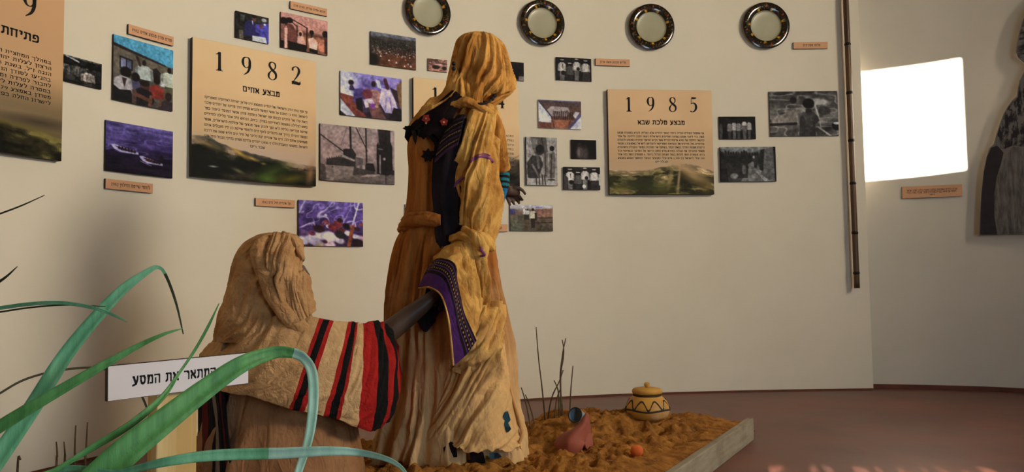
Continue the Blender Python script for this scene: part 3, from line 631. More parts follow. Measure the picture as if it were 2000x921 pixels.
# the panel that leaves the frame: same size as its neighbours, its far edge found along the wall
q82 = on_wall(((371, 73), (612, 120), (613, 362), (365, 346)), thick=.034)
def panel_1979():
    a = wall_hit(LW, 113, 158, .038)[0]
    best = min((abs((Vector((p[0], p[1], 0)) - Vector((a.x, a.y, 0))).length - q82[2]), i) for i, p in enumerate(LW) if p[1] < a.y)[1]
    b = Vector((LW[best][0], LW[best][1], 0)); t = LW[best + 1] - LW[best]; t = t / np.linalg.norm(t); b += Vector((t[1], -t[0], 0)) * .038
    zt, zb = wall_hit(LW, 115, 0, .038)[0].z, wall_hit(LW, 112, 316, .038)[0].z
    return a, b, zt, zb
a, b, zt, zb = panel_1979()
w, h = (Vector((a.x, a.y, 0)) - b).length, zt - zb
o = box('year_panel', (0, .017, 0), (w, .034, h), MT['edge'])
o.location = ((a.x + b.x) / 2, (a.y + b.y) / 2, (zt + zb) / 2); o.rotation_euler = (0, 0, math.atan2(a.y - b.y, a.x - b.x)); bev(o, .0012, 1)
tag(o, 'square tan panel whose year ends in 9, cut by the frame beside the crowd photograph', 'panel', 'year panels on the curved wall')
p = Paint(220, 220, (184, 140, 96)); p.grad([(0, (184, 138, 94)), (.5, (178, 136, 92)), (.75, (120, 96, 62)), (1, (90, 74, 48))])
hills(p, [(0, .79), (.5, .80), (1, .86)], (84, 74, 36), (26, 22, 10), 21, [(.7, .75, .3, .05, (130, 106, 72), .1), (.85, .79, .2, .03, (70, 56, 38), 0), (.75, .83, .2, .012, (104, 92, 36), .08)], .66, (110, 88, 58))
picture_face('printed_face', w - .002, h - .002, p, -.0012, o)
X = lambda u: (u - .5) * w
Z = lambda v: (.5 - v) * h
digits('year_figure', [(c, X(u), Z(.185), .16 * h) for c, u in zip('1979', (.14, .36, .57, .78))], o, -.0024)
ln = [('פתיחת השערים', X(.30), X(.84), Z(.30), .046 * h, .026)]
for i, s in enumerate(['במהלך המחצית השנייה של שנות השבעים גבר', 'הרצון לעלות יהודים דרך סודן. בראש המוסד', 'הנגה ז"ל. בשנת 1978 פרדה אקלום כתב מכתב', 'בהגיעו לסודן הוא יצר קשר עם אנשי הקהילה', 'לחבור לפרדה ומכאן החלה העבודה המשותפת', 'במטרה לעלות לירושלים. תחילה יצאו קבוצות', 'מסודן באמצע 1979 לישראל בדרכים שונות עד', 'לישרו) החלה בפעולות חילוץ ממחנות הפליטים']):
    ln.append((s, X(.08), X(.92), Z(.42 + .035 * i), .019 * h, .004))
lettering('lettering', ln, o, -.0026)

# ---------------------------------------------------------------- photographs
def photo(quad, label, paint, thick=.012, side='edge'):
    paint.soft(1); paint.grain(.42)
    o, w, h = board('wall_photo', quad, label, 'photograph', 'photographs on the curved wall', thick, MT[side])
    picture_face('printed_picture', w - .001, h - .001, paint, -.0011, o)
    return o
rs = random.Random(3)
# crowd, black and white
p = Paint(90, 62, (24, 22, 20)); p.noise(60, 9, 6, 1); p.grad([(0, (90, 86, 78)), (.1, (60, 58, 52))], 0, .06)
for k in range(14): p.man(.04 + k * .072, .16 + rs.random() * .12, .95, rs.choice([(44, 42, 38), (70, 66, 60), (32, 30, 28), (90, 84, 76)]), (26, 24, 22), (16, 14, 13), .26)
p.man(.64, .36, .9, (150, 136, 120), (60, 54, 50), (40, 32, 28), .34); p.line(.1, .04, .4, .16, .02, (150, 146, 138)); p.noise(70, 24, 17, 4); p.ell(.2, .8, .12, .1, (58, 54, 48))
photo(((118, 107), (195, 123), (195, 173), (118, 159)), 'small dark black and white photograph of a dense crowd beside the cut panel', p)
# family in front of a house
p = Paint(130, 132, (84, 76, 66)); p.poly([(0, 0), (1, 0), (1, .22), (.38, .17), (0, .13)], (74, 138, 160)); p.poly([(0, .12), (.5, .26), (1, .30), (1, .22), (.35, .06), (0, .0)], (74, 138, 160)); p.poly([(0, .0), (1, 0), (1, .24), (0, 0)], (76, 142, 164))
p.poly([(0, .10), (.5, .28), (.98, .26), (.98, .2), (.35, .15), (0, .06)], (72, 138, 160)); p.poly([(0, .12), (.42, .2), (.86, .28), (.9, .31), (.4, .24), (0, .17)], (44, 34, 34)); p.poly([(0, .17), (.4, .24), (.9, .31), (.9, .6), (0, .6)], (96, 84, 68))
p.poly([(.1, .3), (.31, .33), (.31, .5), (.1, .49)], (30, 28, 34)); p.poly([(.12, .33), (.2, .34), (.2, .48), (.12, .48)], (104, 104, 122)); p.poly([(.22, .34), (.29, .35), (.29, .48), (.22, .48)], (86, 88, 106)); p.poly([(.6, .42), (.7, .36), (.82, .46), (.8, .6), (.6, .6)], (40, 32, 28))
p.man(.50, .28, .6, (150, 152, 140), (44, 40, 40), (40, 28, 24), .30); p.line(.43, .38, .38, .26, .022, (60, 42, 34))
p.man(.93, .30, .62, (170, 170, 146), (80, 74, 50), (24, 18, 16), .30)
p.ell(.2, .54, .09, .085, (18, 14, 14)); p.poly([(.02, .66), (.12, .6), (.28, .62), (.34, .78), (.3, 1), (0, 1)], (150, 140, 134)); p.poly([(.14, .63), (.22, .63), (.18, .78)], (60, 42, 36)); p.poly([(0, .76), (.1, .82), (.3, .8), (.32, 1), (0, 1)], (24, 22, 24)); p.line(.27, .68, .33, .84, .03, (130, 122, 118))
p.ell(.36, .58, .07, .07, (26, 20, 20)); p.poly([(.3, .66), (.42, .64), (.46, .78), (.32, .8)], (72, 66, 90))
p.ell(.72, .55, .055, .07, (34, 24, 22)); p.poly([(.58, .68), (.7, .62), (.84, .68), (.84, .84), (.62, .86)], (128, 44, 34)); p.poly([(.79, .55), (.86, .56), (.85, .64), (.78, .63)], (190, 184, 176))
p.ell(.51, .68, .075, .07, (70, 44, 36)); p.ell(.51, .65, .08, .045, (32, 22, 20)); p.poly([(.34, .78), (.44, .72), (.62, .76), (.68, .9), (.62, 1), (.38, 1)], (34, 28, 30)); p.line(.36, .84, .58, .9, .03, (96, 58, 42)); p.line(.34, .8, .34, 1, .035, (84, 60, 50)); p.line(.62, .84, .6, 1, .03, (100, 62, 46))
p.ell(.92, .78, .06, .07, (46, 32, 28)); p.poly([(.78, .9), (.86, .84), (1, .86), (1, 1), (.78, 1)], (56, 44, 46)); p.line(.78, .88, .77, 1, .025, (92, 62, 48)); p.noise(16, 20, 20, 6)
photo(((218, 68), (335, 97), (335, 216), (217, 196)), 'colour photograph of a family grouped before a house under blue sky', p)
# two boats on violet water
p = Paint(130, 96, (54, 42, 84)); p.grad([(0, (84, 72, 122)), (.4, (62, 46, 92)), (.62, (34, 22, 48)), (1, (20, 12, 24))]); p.noise(46, 4, 16, 8); q = ridges(p.x * 5 + p.y * 3, p.y * 15, 9); p.mixin(np.clip((q - .8) * 3, 0, .5) * (p.y < .6), (112, 100, 160))
for (x, y, s) in ((.27, .50, 1), (.66, .66, .9)):
    p.poly([(x - .2 * s, y - .04), (x - .15 * s, y - .05), (x + .2 * s, y + .06), (x + .2 * s, y + .1), (x - .06 * s, y + .09), (x - .15 * s, y + .04)], (156, 146, 172)); p.poly([(x - .14 * s, y - .02), (x + .17 * s, y + .05), (x + .16 * s, y + .075), (x - .05 * s, y + .055)], (44, 26, 34))
    for k in range(6): p.ell(x - .08 * s + k * .045 * s, y + .01 + k * .008, .014, .035, rs.choice([(72, 34, 30), (40, 22, 26), (92, 44, 36), (30, 18, 24)]))
p.ell(.82, .6, .03, .06, (30, 18, 22)); p.line(.5, .72, .66, .79, .006, (120, 108, 140)); p.noise(10, 30, 30, 4)
photo(((203, 236), (335, 255), (334, 347), (202, 334)), 'violet photograph of two small boats packed with people at sea', p)
# man in a blue jacket
p = Paint(80, 70, (34, 30, 28)); p.poly([(.12, .08), (.26, .1), (.26, .34), (.14, .34)], (66, 66, 60)); p.poly([(.5, 0), (1, .02), (1, .25), (.6, .3)], (56, 48, 42)); p.noise(40, 8, 8, 3)
p.poly([(.6, .35), (1, .22), (1, 1), (.5, 1), (.5, .6)], (72, 66, 150)); p.ell(.87, .3, .035, .045, (176, 168, 190)); p.ell(.85, .14, .08, .07, (150, 144, 140)); p.ell(.76, .4, .05, .08, (110, 62, 52)); p.noise(30, 16, 16, 8)
p.poly([(.28, .36), (.42, .22), (.56, .3), (.6, .62), (.72, .7), (.7, .78), (.5, .84), (.24, .84)], (40, 38, 84)); p.poly([(.48, .24), (.52, .24), (.52, .46)], (190, 184, 180)); p.ell(.55, .16, .06, .1, (112, 72, 58)); p.ell(.54, .08, .065, .06, (22, 18, 18)); p.poly([(.5, .8), (.9, .78), (.94, 1), (.5, 1)], (182, 178, 176)); p.poly([(.1, .7), (.22, .66), (.24, 1), (.12, 1)], (96, 84, 68))
photo(((458, 21), (523, 35), (523, 86), (458, 73)), 'small photograph of a man in a blue jacket over a white sheet', p)
# people by a truck under a pink sky
p = Paint(104, 92, (186, 130, 112)); p.grad([(0, (190, 134, 118)), (.4, (176, 118, 100)), (.5, (92, 56, 42)), (.6, (170, 104, 66)), (1, (120, 74, 54))]); p.noise(14, 5, 5, 2)
p.line(.2, .14, .55, .32, .012, (40, 24, 24)); p.line(.55, .32, .54, .9, .014, (44, 26, 24)); p.line(.2, .2, .34, .34, .01, (48, 28, 26)); p.line(.34, .3, .34, .86, .01, (48, 28, 26))
p.ell(.07, .26, .08, .12, (26, 16, 16)); p.poly([(0, .34), (.1, .32), (.12, .9), (0, .95)], (120, 76, 62)); p.ell(.18, .2, .075, .08, (22, 14, 14)); p.poly([(.12, .3), (.24, .3), (.34, .52), (.32, .92), (.14, .92)], (112, 62, 52)); p.poly([(.08, .44), (.14, .42), (.13, 1), (.08, 1)], (214, 158, 136))
p.ell(.41, .52, .055, .09, (196, 140, 112)); p.ell(.41, .53, .03, .06, (30, 18, 18)); p.poly([(.35, .6), (.48, .58), (.52, .8), (.34, .8)], (196, 146, 126)); p.poly([(.15, .78), (.54, .82), (.54, 1), (.15, 1)], (26, 16, 14)); p.poly([(0, .8), (.07, .8), (.07, 1), (0, 1)], (22, 14, 12))
p.ell(.65, .42, .05, .07, (30, 18, 16)); p.poly([(.63, .48), (.67, .48), (.67, .62), (.63, .62)], (52, 30, 24)); p.poly([(.58, .62), (.68, .55), (.78, .66), (.76, .9), (.6, .88)], (222, 170, 146)); p.poly([(.6, .87), (.78, .9), (.78, 1), (.6, .98)], (22, 14, 14)); p.ell(.95, .4, .07, .1, (26, 15, 14)); p.poly([(.92, .48), (1, .48), (1, 1), (.93, .95)], (74, 42, 36)); p.poly([(.8, .56), (.92, .58), (.92, .92), (.8, .9)], (182, 112, 84)); p.noise(14, 18, 18, 5)
photo(((546, 21), (638, 43), (638, 110), (547, 91)), 'pink-skied photograph of people standing beside an open truck', p)
# camp from above
p = Paint(110, 82, (60, 46, 36)); p.grad([(0, (112, 112, 118)), (.12, (100, 98, 100)), (.2, (58, 50, 42)), (.4, (44, 36, 30)), (.65, (96, 54, 34)), (1, (104, 58, 36))]); p.poly([(.3, .1), (.6, .13), (1, .1), (1, .24), (0, .16)], (70, 62, 56)); p.noise(30, 12, 12, 3)
for k in range(260):
    x = rs.random(); t = rs.random(); y = .26 + t * .40; s = .004 + .009 * t; p.ell(x, y, s, s * 1.2, rs.choice([(196, 186, 170), (150, 142, 130), (98, 92, 84), (24, 20, 18), (40, 34, 28), (120, 112, 100)]), 0, .6, .8)
for x, y, c in ((.58, .66, (190, 110, 80)), (.68, .66, (196, 120, 90)), (.76, .72, (190, 110, 76)), (.4, .8, (206, 196, 180)), (.56, .84, (190, 190, 196)), (.74, .92, (196, 180, 170)), (.88, .9, (200, 196, 196)), (.9, .78, (60, 66, 76)), (.22, .7, (180, 174, 160)), (.64, .82, (50, 50, 56)), (.82, .84, (150, 150, 160))): p.poly([(x - .022, y + .03), (x, y - .028), (x + .024, y + .03)], c)
p.ell(.05, .85, .14, .22, (28, 24, 18), 0, .8)
photo(((721, 60), (811, 75), (811, 137), (723, 125)), 'photograph of a wide refugee camp of pale tents on red earth', p)
# people in a boat, purple water
p = Paint(130, 92, (70, 48, 60)); p.grad([(0, (126, 112, 168)), (.3, (96, 80, 136)), (1, (40, 26, 34))]); p.noise(50, 10, 10, 5); p.ell(.06, .2, .2, .3, (186, 182, 200), 0, .9); p.ell(.1, .5, .14, .1, (190, 184, 206), .5, .8)
p.poly([(0, .5), (.2, .55), (.42, 1), (.24, 1), (.0, .62)], (122, 58, 46)); p.poly([(0, .62), (.24, 1), (.1, 1), (0, .9)], (178, 174, 178)); p.ell(.17, .24, .045, .06, (40, 26, 30)); p.poly([(.15, .3), (.2, .3), (.24, .42), (.14, .42)], (60, 44, 74)); p.poly([(.22, .38), (.36, .34), (.4, .56), (.3, .76), (.2, .66)], (74, 58, 116)); p.poly([(.24, .6), (.34, .55), (.36, .9), (.26, .82)], (26, 18, 24))
p.ell(.53, .21, .038, .07, (52, 32, 30)); p.poly([(.48, .34), (.62, .34), (.67, .6), (.6, .72), (.5, .6)], (150, 104, 96)); p.ell(.43, .46, .08, .12, (116, 48, 58)); p.poly([(.36, .6), (.5, .54), (.56, .7), (.4, .78)], (190, 168, 178)); p.poly([(.44, .66), (.62, .7), (.74, 1), (.5, 1)], (108, 68, 62)); p.ell(.52, .72, .05, .06, (120, 58, 140)); p.ell(.58, .72, .03, .03, (176, 140, 80))
p.poly([(.56, .1), (.63, .12), (.66, .3), (.6, .28)], (196, 190, 202)); p.poly([(.66, .28), (.8, .3), (.87, .48), (.93, .72), (.88, .84), (.72, .84), (.62, .6)], (190, 170, 196)); p.poly([(.8, .1), (.94, .04), (.98, .2), (.9, .3)], (140, 118, 170)); p.poly([(.92, .16), (1, .06), (1, .72), (.92, .62), (.9, .34)], (122, 88, 56)); p.poly([(.8, .24), (.92, .3), (.96, .66), (.88, .5)], (54, 34, 40)); p.line(.8, .5, .84, .82, .012, (140, 110, 150)); p.line(.74, .5, .72, .82, .01, (150, 126, 160)); p.line(.72, .08, .76, .26, .03, (88, 42, 48)); p.poly([(.86, .7), (1, .74), (1, 1), (.8, 1)], (30, 20, 24)); p.noise(20, 22, 22, 4)
photo(((663, 138), (783, 154), (783, 236), (663, 224)), 'photograph of people in pale clothes crouched in a boat over violet water', p)
# tiny pink landscape
p = Paint(50, 36, (150, 104, 86)); p.noise(60, 5, 12, 3); q = ridges(p.x * 6, p.y * 9, 4); p.mixin(np.clip((q - .6) * 2, 0, .8) * (p.y < .5), (56, 40, 34)); p.ell(.4, .66, .2, .16, (50, 34, 30)); p.ell(.84, .68, .12, .14, (46, 32, 28)); p.ell(.6, .45, .2, .06, (180, 140, 122)); p.ell(.3, .9, .3, .06, (176, 122, 96))
photo(((835, 114), (872, 117), (872, 141), (835, 138)), 'tiny pinkish photograph of huts above the 1984 panel', p)
# ship at the quay
p = Paint(150, 118, (150, 126, 118)); p.grad([(0, (152, 130, 122)), (.35, (146, 120, 112)), (.62, (140, 116, 108)), (.9, (76, 66, 60)), (1, (66, 58, 54))]); p.noise(12, 4, 4, 2)
D = (34, 28, 28)
p.line(.01, .2, .3, .46, .006, D); p.line(.39, 0, .4, .44, .012, D); p.line(.35, .02, .27, .36, .003, (90, 76, 72)); p.line(.47, .02, .62, .42, .006, D); p.line(.6, .02, .61, .62, .009, D); p.line(.59, .04, .46, .36, .002, (110, 94, 88)); p.line(.0, .18, .0, .8, .004, D)
p.poly([(.3, .42), (.42, .40), (.47, .5), (.46, .58), (.3, .55)], (44, 38, 38)); p.poly([(.08, .62), (.3, .54), (.46, .58), (.5, .74), (.08, .78)], (48, 42, 40)); p.poly([(.2, .56), (.3, .52), (.46, .6), (.45, .63), (.3, .57)], (136, 118, 110)); p.poly([(.46, .54), (.56, .56), (.56, .8), (.46, .78)], (92, 80, 76)); p.poly([(.6, .64), (.7, .64), (.73, .76), (.7, .86), (.58, .84)], (36, 30, 30)); p.ell(.57, .74, .02, .07, (140, 122, 114)); p.ell(.5, .74, .02, .05, (130, 112, 104))
for k in range(7): p.line(.09 + k * .03, .6 - k * .01, .09 + k * .03, .68 - k * .01, .006, (60, 50, 48))
p.poly([(.07, .72), (.44, .72), (.49, .86), (.4, .92), (.08, .96)], (124, 106, 96)); p.poly([(.44, .73), (.72, .78), (.72, .86), (.42, .9)], (64, 54, 50)); p.ell(.16, .75, .01, .012, D); p.poly([(0, .7), (.06, .72), (.07, .98), (0, .98)], (78, 64, 60)); p.poly([(.1, 1), (.5, .86), (.8, .83), (1, .86), (1, 1)], (96, 82, 74)); p.poly([(.05, .98), (.24, .93), (.5, .86), (.3, .94), (.12, 1)], (116, 100, 92)); p.poly([(.62, .84), (.8, .83), (.7, .88), (.5, .9)], (136, 118, 108))
p.poly([(.76, 0), (.94, 0), (.94, .24), (.78, .26)], (40, 32, 32)); p.poly([(.745, .3), (.78, .22), (.94, .22), (.965, .3), (.97, .8), (.9, .84), (.75, .82)], (30, 24, 24)); p.line(.795, .48, .795, .8, .01, (130, 112, 106)); p.ell(.855, .54, .02, .025, (140, 124, 116)); p.line(.77, .36, .83, .37, .008, (96, 84, 80)); p.line(.875, 0, .875, 1, .004, (18, 14, 14)); p.ell(.97, .78, .03, .05, (44, 36, 34)); p.line(.76, 0, .78, .28, .006, (110, 94, 88)); p.noise(16, 30, 26, 8)
photo(((623, 241), (769, 255), (769, 360), (624, 352)), 'sepia photograph of a ship with masts moored at a quay', p)
# crowd over purple sea
p = Paint(140, 96, (84, 66, 120)); p.grad([(0, (104, 84, 150)), (.5, (78, 54, 116)), (1, (50, 30, 50))]); p.noise(40, 6, 6, 3); q = ridges(p.x * 5 + 2, p.y * 4 + p.x * 2, 7); q2 = ridges(p.x * 9, p.y * 8 + p.x * 4, 5)
p.mixin(np.clip((q - .87) * 8, 0, .75) * (p.y < .6), (196, 184, 206)); p.mixin(np.clip((q2 - .9) * 8, 0, .6) * (p.y < .55), (180, 166, 204)); p.line(.93, 0, .83, .5, .012, (196, 186, 204))
for (x, y, s, c) in ((.2, .84, .12, (176, 164, 190)), (.06, .88, .09, (186, 176, 198)), (.34, .76, .1, (200, 190, 206)), (.48, .78, .11, (214, 202, 206)), (.62, .86, .08, (196, 176, 188)), (.47, .95, .09, (206, 170, 180)), (.75, .7, .06, (200, 190, 210)), (.96, .82, .08, (180, 140, 150)), (.88, .78, .06, (196, 184, 206)), (.3, .95, .1, (150, 134, 150))): p.ell(x, y, s, s * .9, c, .4, .5)
for (x, y, s, c) in ((.30, .62, .085, (52, 22, 32)), (.2, .72, .05, (112, 48, 62)), (.45, .56, .04, (206, 196, 204)), (.52, .58, .08, (120, 40, 46)), (.60, .50, .07, (132, 46, 46)), (.42, .46, .05, (140, 60, 66)), (.41, .31, .025, (206, 196, 200)), (.63, .42, .05, (46, 22, 26)), (.73, .54, .065, (36, 20, 28)), (.65, .64, .06, (110, 44, 44)), (.63, .74, .085, (46, 40, 42)), (.9, .6, .05, (62, 30, 34)), (.97, .5, .04, (128, 58, 54)), (.85, .52, .025, (150, 70, 60)), (.1, .72, .06, (92, 62, 96)), (.4, .9, .04, (70, 34, 38)), (.92, .92, .1, (40, 24, 28)), (.36, .53, .03, (128, 52, 56))): p.ell(x, y, s, s * .95, c, .3, .4)
p.line(.82, .6, .77, .98, .03, (136, 66, 38)); p.line(.8, .55, .84, .6, .02, (150, 78, 46)); p.ell(.32, .98, .05, .05, (170, 144, 110)); p.noise(26, 24, 22, 9)
photo(((581, 391), (707, 395), (708, 480), (581, 481)), 'purple photograph of a packed crowd lifted from foaming sea above the kneeling mannequin', p)
# half hidden pale print
p = Paint(60, 40, (150, 156, 176)); p.grad([(0, (176, 186, 210)), (.5, (140, 142, 160)), (1, (120, 112, 108))]); p.noise(40, 7, 7, 4)
photo(((790, 397), (872, 402), (872, 452), (790, 448)), 'pale bluish photograph almost wholly hidden behind the waist of the standing mannequin', p)
# dark crowd beside the head
p = Paint(50, 34, (34, 28, 28)); p.noise(40, 8, 6, 2); p.poly([(0, .8), (1, .74), (1, 1), (0, 1)], (128, 112, 104)); p.man(.75, .16, .8, (22, 18, 22), (18, 14, 16), (30, 20, 20), .3); p.man(.5, .3, .66, (30, 24, 24), (16, 12, 12), (30, 20, 20), .3); p.ell(.62, .42, .03, .04, (150, 140, 132)); p.man(.25, .3, .6, (60, 54, 52))
photo(((962, 118), (1022, 122), (1022, 158), (962, 154)), 'small dark photograph peeping out beside the head of the standing mannequin', p)
def four_men(seed, bg=(34, 29, 27), wht=(176, 164, 148)):
    p = Paint(100, 66, bg); p.noise(34, 8, 6, seed)
    for x, y, c, k in ((.17, .08, wht, .21), (.39, .22, [v * .45 for v in wht], .2), (.58, .03, wht, .20), (.83, .08, [v * .95 for v in wht], .22)): p.man(x, y, 1.0, c, [v * .55 for v in c], (40, 32, 28), k, [v * .9 for v in wht])
    p.ell(.2, .68, .06, .1, (36, 30, 28)); p.ell(.62, .48, .05, .08, (36, 30, 28)); p.poly([(.76, .6), (.94, .58), (.96, 1), (.74, 1)], (58, 50, 46)); p.poly([(.17, .3), (.2, .3), (.19, .55)], (40, 34, 30)); p.noise(24, 22, 16, seed + 2)
    return p
photo(((1085, 112), (1154, 114), (1154, 159), (1085, 156)), 'black and white photograph of four men in white shirts and hats', four_men(3))
# tents
p = Paint(100, 66, (104, 70, 58)); p.grad([(0, (86, 78, 92)), (.06, (84, 66, 62)), (.5, (110, 74, 58)), (1, (128, 74, 54))]); p.poly([(.2, .36), (.3, .22), (.68, .24), (.74, .4), (.66, .56), (.3, .56)], (150, 134, 126))
for k in range(11): p.line(.36 + k * .043, .36 + .06 * rs.random(), .37 + k * .043, .66, .013, (58, 38, 34))
p.poly([(.28, .7), (.72, .68), (.66, 1), (.3, 1)], (150, 90, 64)); p.poly([(0, .04), (.32, .6), (.28, .8), (0, .78)], (190, 186, 188)); p.line(0, .04, .34, .66, .012, (60, 50, 58)); p.poly([(0, .78), (.3, .8), (.3, 1), (0, 1)], (112, 66, 52)); p.line(.3, .62, .36, .96, .012, (70, 44, 38)); p.line(.34, .62, .32, .98, .008, (120, 80, 64)); p.poly([(.72, 1), (1, .5), (1, 1)], (188, 182, 190)); p.line(.7, .98, 1, .46, .03, (84, 78, 110)); p.poly([(.8, .52), (.86, .38), (.96, .4), (.86, .62)], (176, 168, 166)); p.poly([(0, 0), (1, 0), (1, .04), (0, .03)], (96, 100, 140)); p.noise(14, 20, 14, 4)
photo(((1050, 195), (1134, 197), (1134, 252), (1051, 250)), 'photograph of white tents on red ground with people queueing', p, side='bwhite')
# tall portrait of three people
p = Paint(76, 112, (150, 140, 128)); p.grad([(0, (150, 142, 130)), (.4, (140, 130, 118)), (1, (132, 122, 110))]); p.noise(20, 8, 8, 3)
p.poly([(.14, 0), (.64, 0), (.7, .3), (.56, .34), (.3, .38), (.2, .2)], (86, 78, 70)); p.poly([(.14, .02), (.36, .04), (.4, .3), (.24, .3)], (110, 102, 92)); p.line(.5, .02, .58, .3, .02, (60, 52, 48)); p.poly([(.02, .54), (.2, .38), (.44, .4), (.54, .56), (.4, .82), (.3, .9), (.04, .84)], (58, 54, 50)); p.ell(.44, .27, .13, .11, (56, 46, 42)); p.ell(.44, .24, .13, .08, (36, 30, 28)); p.line(.2, .58, .4, .82, .035, (110, 98, 88)); p.line(.36, .4, .4, .64, .04, (90, 82, 74)); p.poly([(.52, .34), (.68, .3), (.7, .8), (.54, .84)], (114, 104, 94)); p.line(.6, .34, .62, .8, .02, (64, 56, 52))
p.ell(.83, .23, .075, .055, (30, 26, 24)); p.poly([(.74, .32), (.92, .3), (.95, .5), (.9, .84), (.74, .86)], (104, 94, 84)); p.line(.82, .36, .78, .84, .016, (60, 54, 48)); p.poly([(.05, .86), (.9, .84), (.98, 1), (0, 1)], (150, 140, 128)); p.ell(.8, .88, .12, .02, (70, 62, 56))
for x in (.3, .4, .5, .58): p.line(x, .78, x + .02, .98, .018, (60, 52, 46))
p.noise(22, 20, 26, 5)
photo(((1025, 267), (1086, 269), (1087, 362), (1027, 361)), 'upright grey photograph of a crouching figure and two standing people', p, .02)
# two in the dark
p = Paint(70, 52, (24, 18, 17)); p.noise(14, 6, 6, 2); p.ell(.35, .68, .15, .34, (84, 70, 64), 0, .7); p.ell(.55, .74, .13, .32, (72, 60, 56), 0, .7); p.ell(.34, .26, .08, .1, (44, 34, 32)); p.ell(.53, .34, .07, .09, (40, 30, 28)); p.ell(.3, .66, .05, .22, (112, 98, 90), 0, .8)
photo(((1114, 273), (1163, 273), (1164, 310), (1115, 310)), 'small nearly black photograph of two dim robed figures', p)
p = four_men(12, (44, 36, 32), (206, 194, 176)); p.ell(.55, .85, .05, .08, (200, 190, 172)); p.poly([(.96, .3), (1, .3), (1, .8), (.96, .8)], (190, 178, 164)); p.poly([(0, .3), (.12, .5), (.12, 1), (0, 1)], (70, 60, 54))
photo(((1099, 326), (1170, 326), (1171, 370), (1100, 370)), 'black and white photograph of men in white robes standing in a row', p, .02)
# man standing in a field
p = Paint(104, 64, (110, 92, 74)); p.grad([(0, (188, 180, 172)), (.12, (180, 168, 160)), (.2, (120, 104, 96)), (.35, (112, 88, 70)), (1, (84, 72, 54))]); p.poly([(.4, .2), (1, .12), (1, .5), (.6, .46)], (136, 96, 76)); p.poly([(0, .5), (.3, .4), (.3, 1), (0, 1)], (92, 88, 68)); p.noise(16, 14, 10, 3)
p.poly([(0, .18), (.1, .16), (.12, .36), (0, .36)], (74, 66, 116)); p.line(.56, .5, 1, .48, .012, (64, 52, 44)); p.line(.56, .68, 1, .66, .012, (64, 52, 44)); p.line(.6, .1, .74, .09, .012, (120, 110, 160))
for x in (.36, .41): p.man(x, .16, .4, (196, 186, 170), (60, 52, 46), (40, 30, 28), .3)
p.man(.53, .12, .76, (196, 182, 150), (56, 44, 38), (36, 26, 24), .22); p.poly([(.57, .3), (.62, .3), (.62, .6), (.57, .6)], (50, 40, 36)); p.ell(.33, .22, .03, .06, (214, 206, 196)); p.noise(14, 26, 18, 6)
photo(((995, 401), (1078, 399), (1079, 451), (995, 451)), 'colour photograph of a man standing on a dirt track by a rail', p)
p = Paint(84, 56, (30, 26, 24)); p.noise(26, 7, 5, 5)
for x, y, c, k in ((.28, .18, (120, 112, 104), .13), (.41, .14, (160, 150, 138), .15), (.53, .16, (120, 112, 104), .14), (.69, .10, (176, 166, 150), .16), (.82, .12, (150, 140, 128), .13)): p.man(x, y, .9, c, [v * .55 for v in c], (36, 30, 28), k)
p.poly([(.6, .4), (.78, .4), (.74, .75), (.64, .72)], (92, 84, 78)); p.ell(.04, .7, .06, .4, (70, 64, 58)); p.poly([(.1, .5), (.2, .5), (.2, 1), (.08, 1)], (18, 15, 15)); p.noise(20, 22, 16, 7)
photo(((1403, 228), (1474, 227), (1475, 271), (1404, 272)), 'small dark photograph of five standing figures above the path photograph', p)
# boy from behind by a stream
p = Paint(150, 98, (86, 80, 72)); p.grad([(0, (56, 52, 48)), (.5, (96, 90, 80)), (1, (70, 64, 58))]); q = fbm(p.x * 7, p.y * 9, 4, 5); p.a *= (.55 + 1.0 * q)[..., None]; q = ridges(p.x * 5, p.y * 7 + p.x, 6); p.mixin(np.clip((.25 - q) * 4, 0, .85), (30, 26, 25)); q = ridges(p.x * 7 + 3, p.y * 10, 9); p.mixin(np.clip((q - .8) * 4, 0, .7), (150, 140, 126))
p.poly([(.02, .6), (.3, .45), (.4, .38), (.42, .7), (.2, .78), (.02, .7)], (124, 112, 98)); p.line(.02, .74, .38, .72, .02, (40, 35, 33)); p.ell(.73, .24, .14, .07, (156, 148, 134), .1, .6); p.ell(.8, .44, .09, .1, (64, 60, 54)); p.ell(.97, .78, .07, .1, (24, 22, 22)); p.ell(.97, .72, .05, .03, (176, 172, 170)); p.ell(.35, .2, .05, .08, (30, 26, 26))
p.line(.66, .3, .71, .56, .012, (170, 164, 152)); p.line(.7, .8, .88, 1, .012, (160, 152, 140)); p.line(.72, .6, .74, .84, .01, (140, 134, 124)); p.poly([(.42, 1), (.44, .6), (.5, .48), (.64, .46), (.7, .56), (.72, .66), (.66, .74), (.66, 1)], (54, 49, 46)); p.line(.5, .5, .6, .74, .03, (84, 76, 70)); p.ell(.57, .28, .085, .115, (20, 17, 17)); p.poly([(.53, .4), (.61, .4), (.62, .48), (.52, .48)], (40, 35, 33)); p.ell(.57, .66, .05, .14, (72, 66, 60), .2, .8); p.noise(20, 26, 18, 8)
photo(((1502, 180), (1634, 176), (1637, 264), (1502, 267)), 'large black and white photograph of a boy seen from behind by water', p)
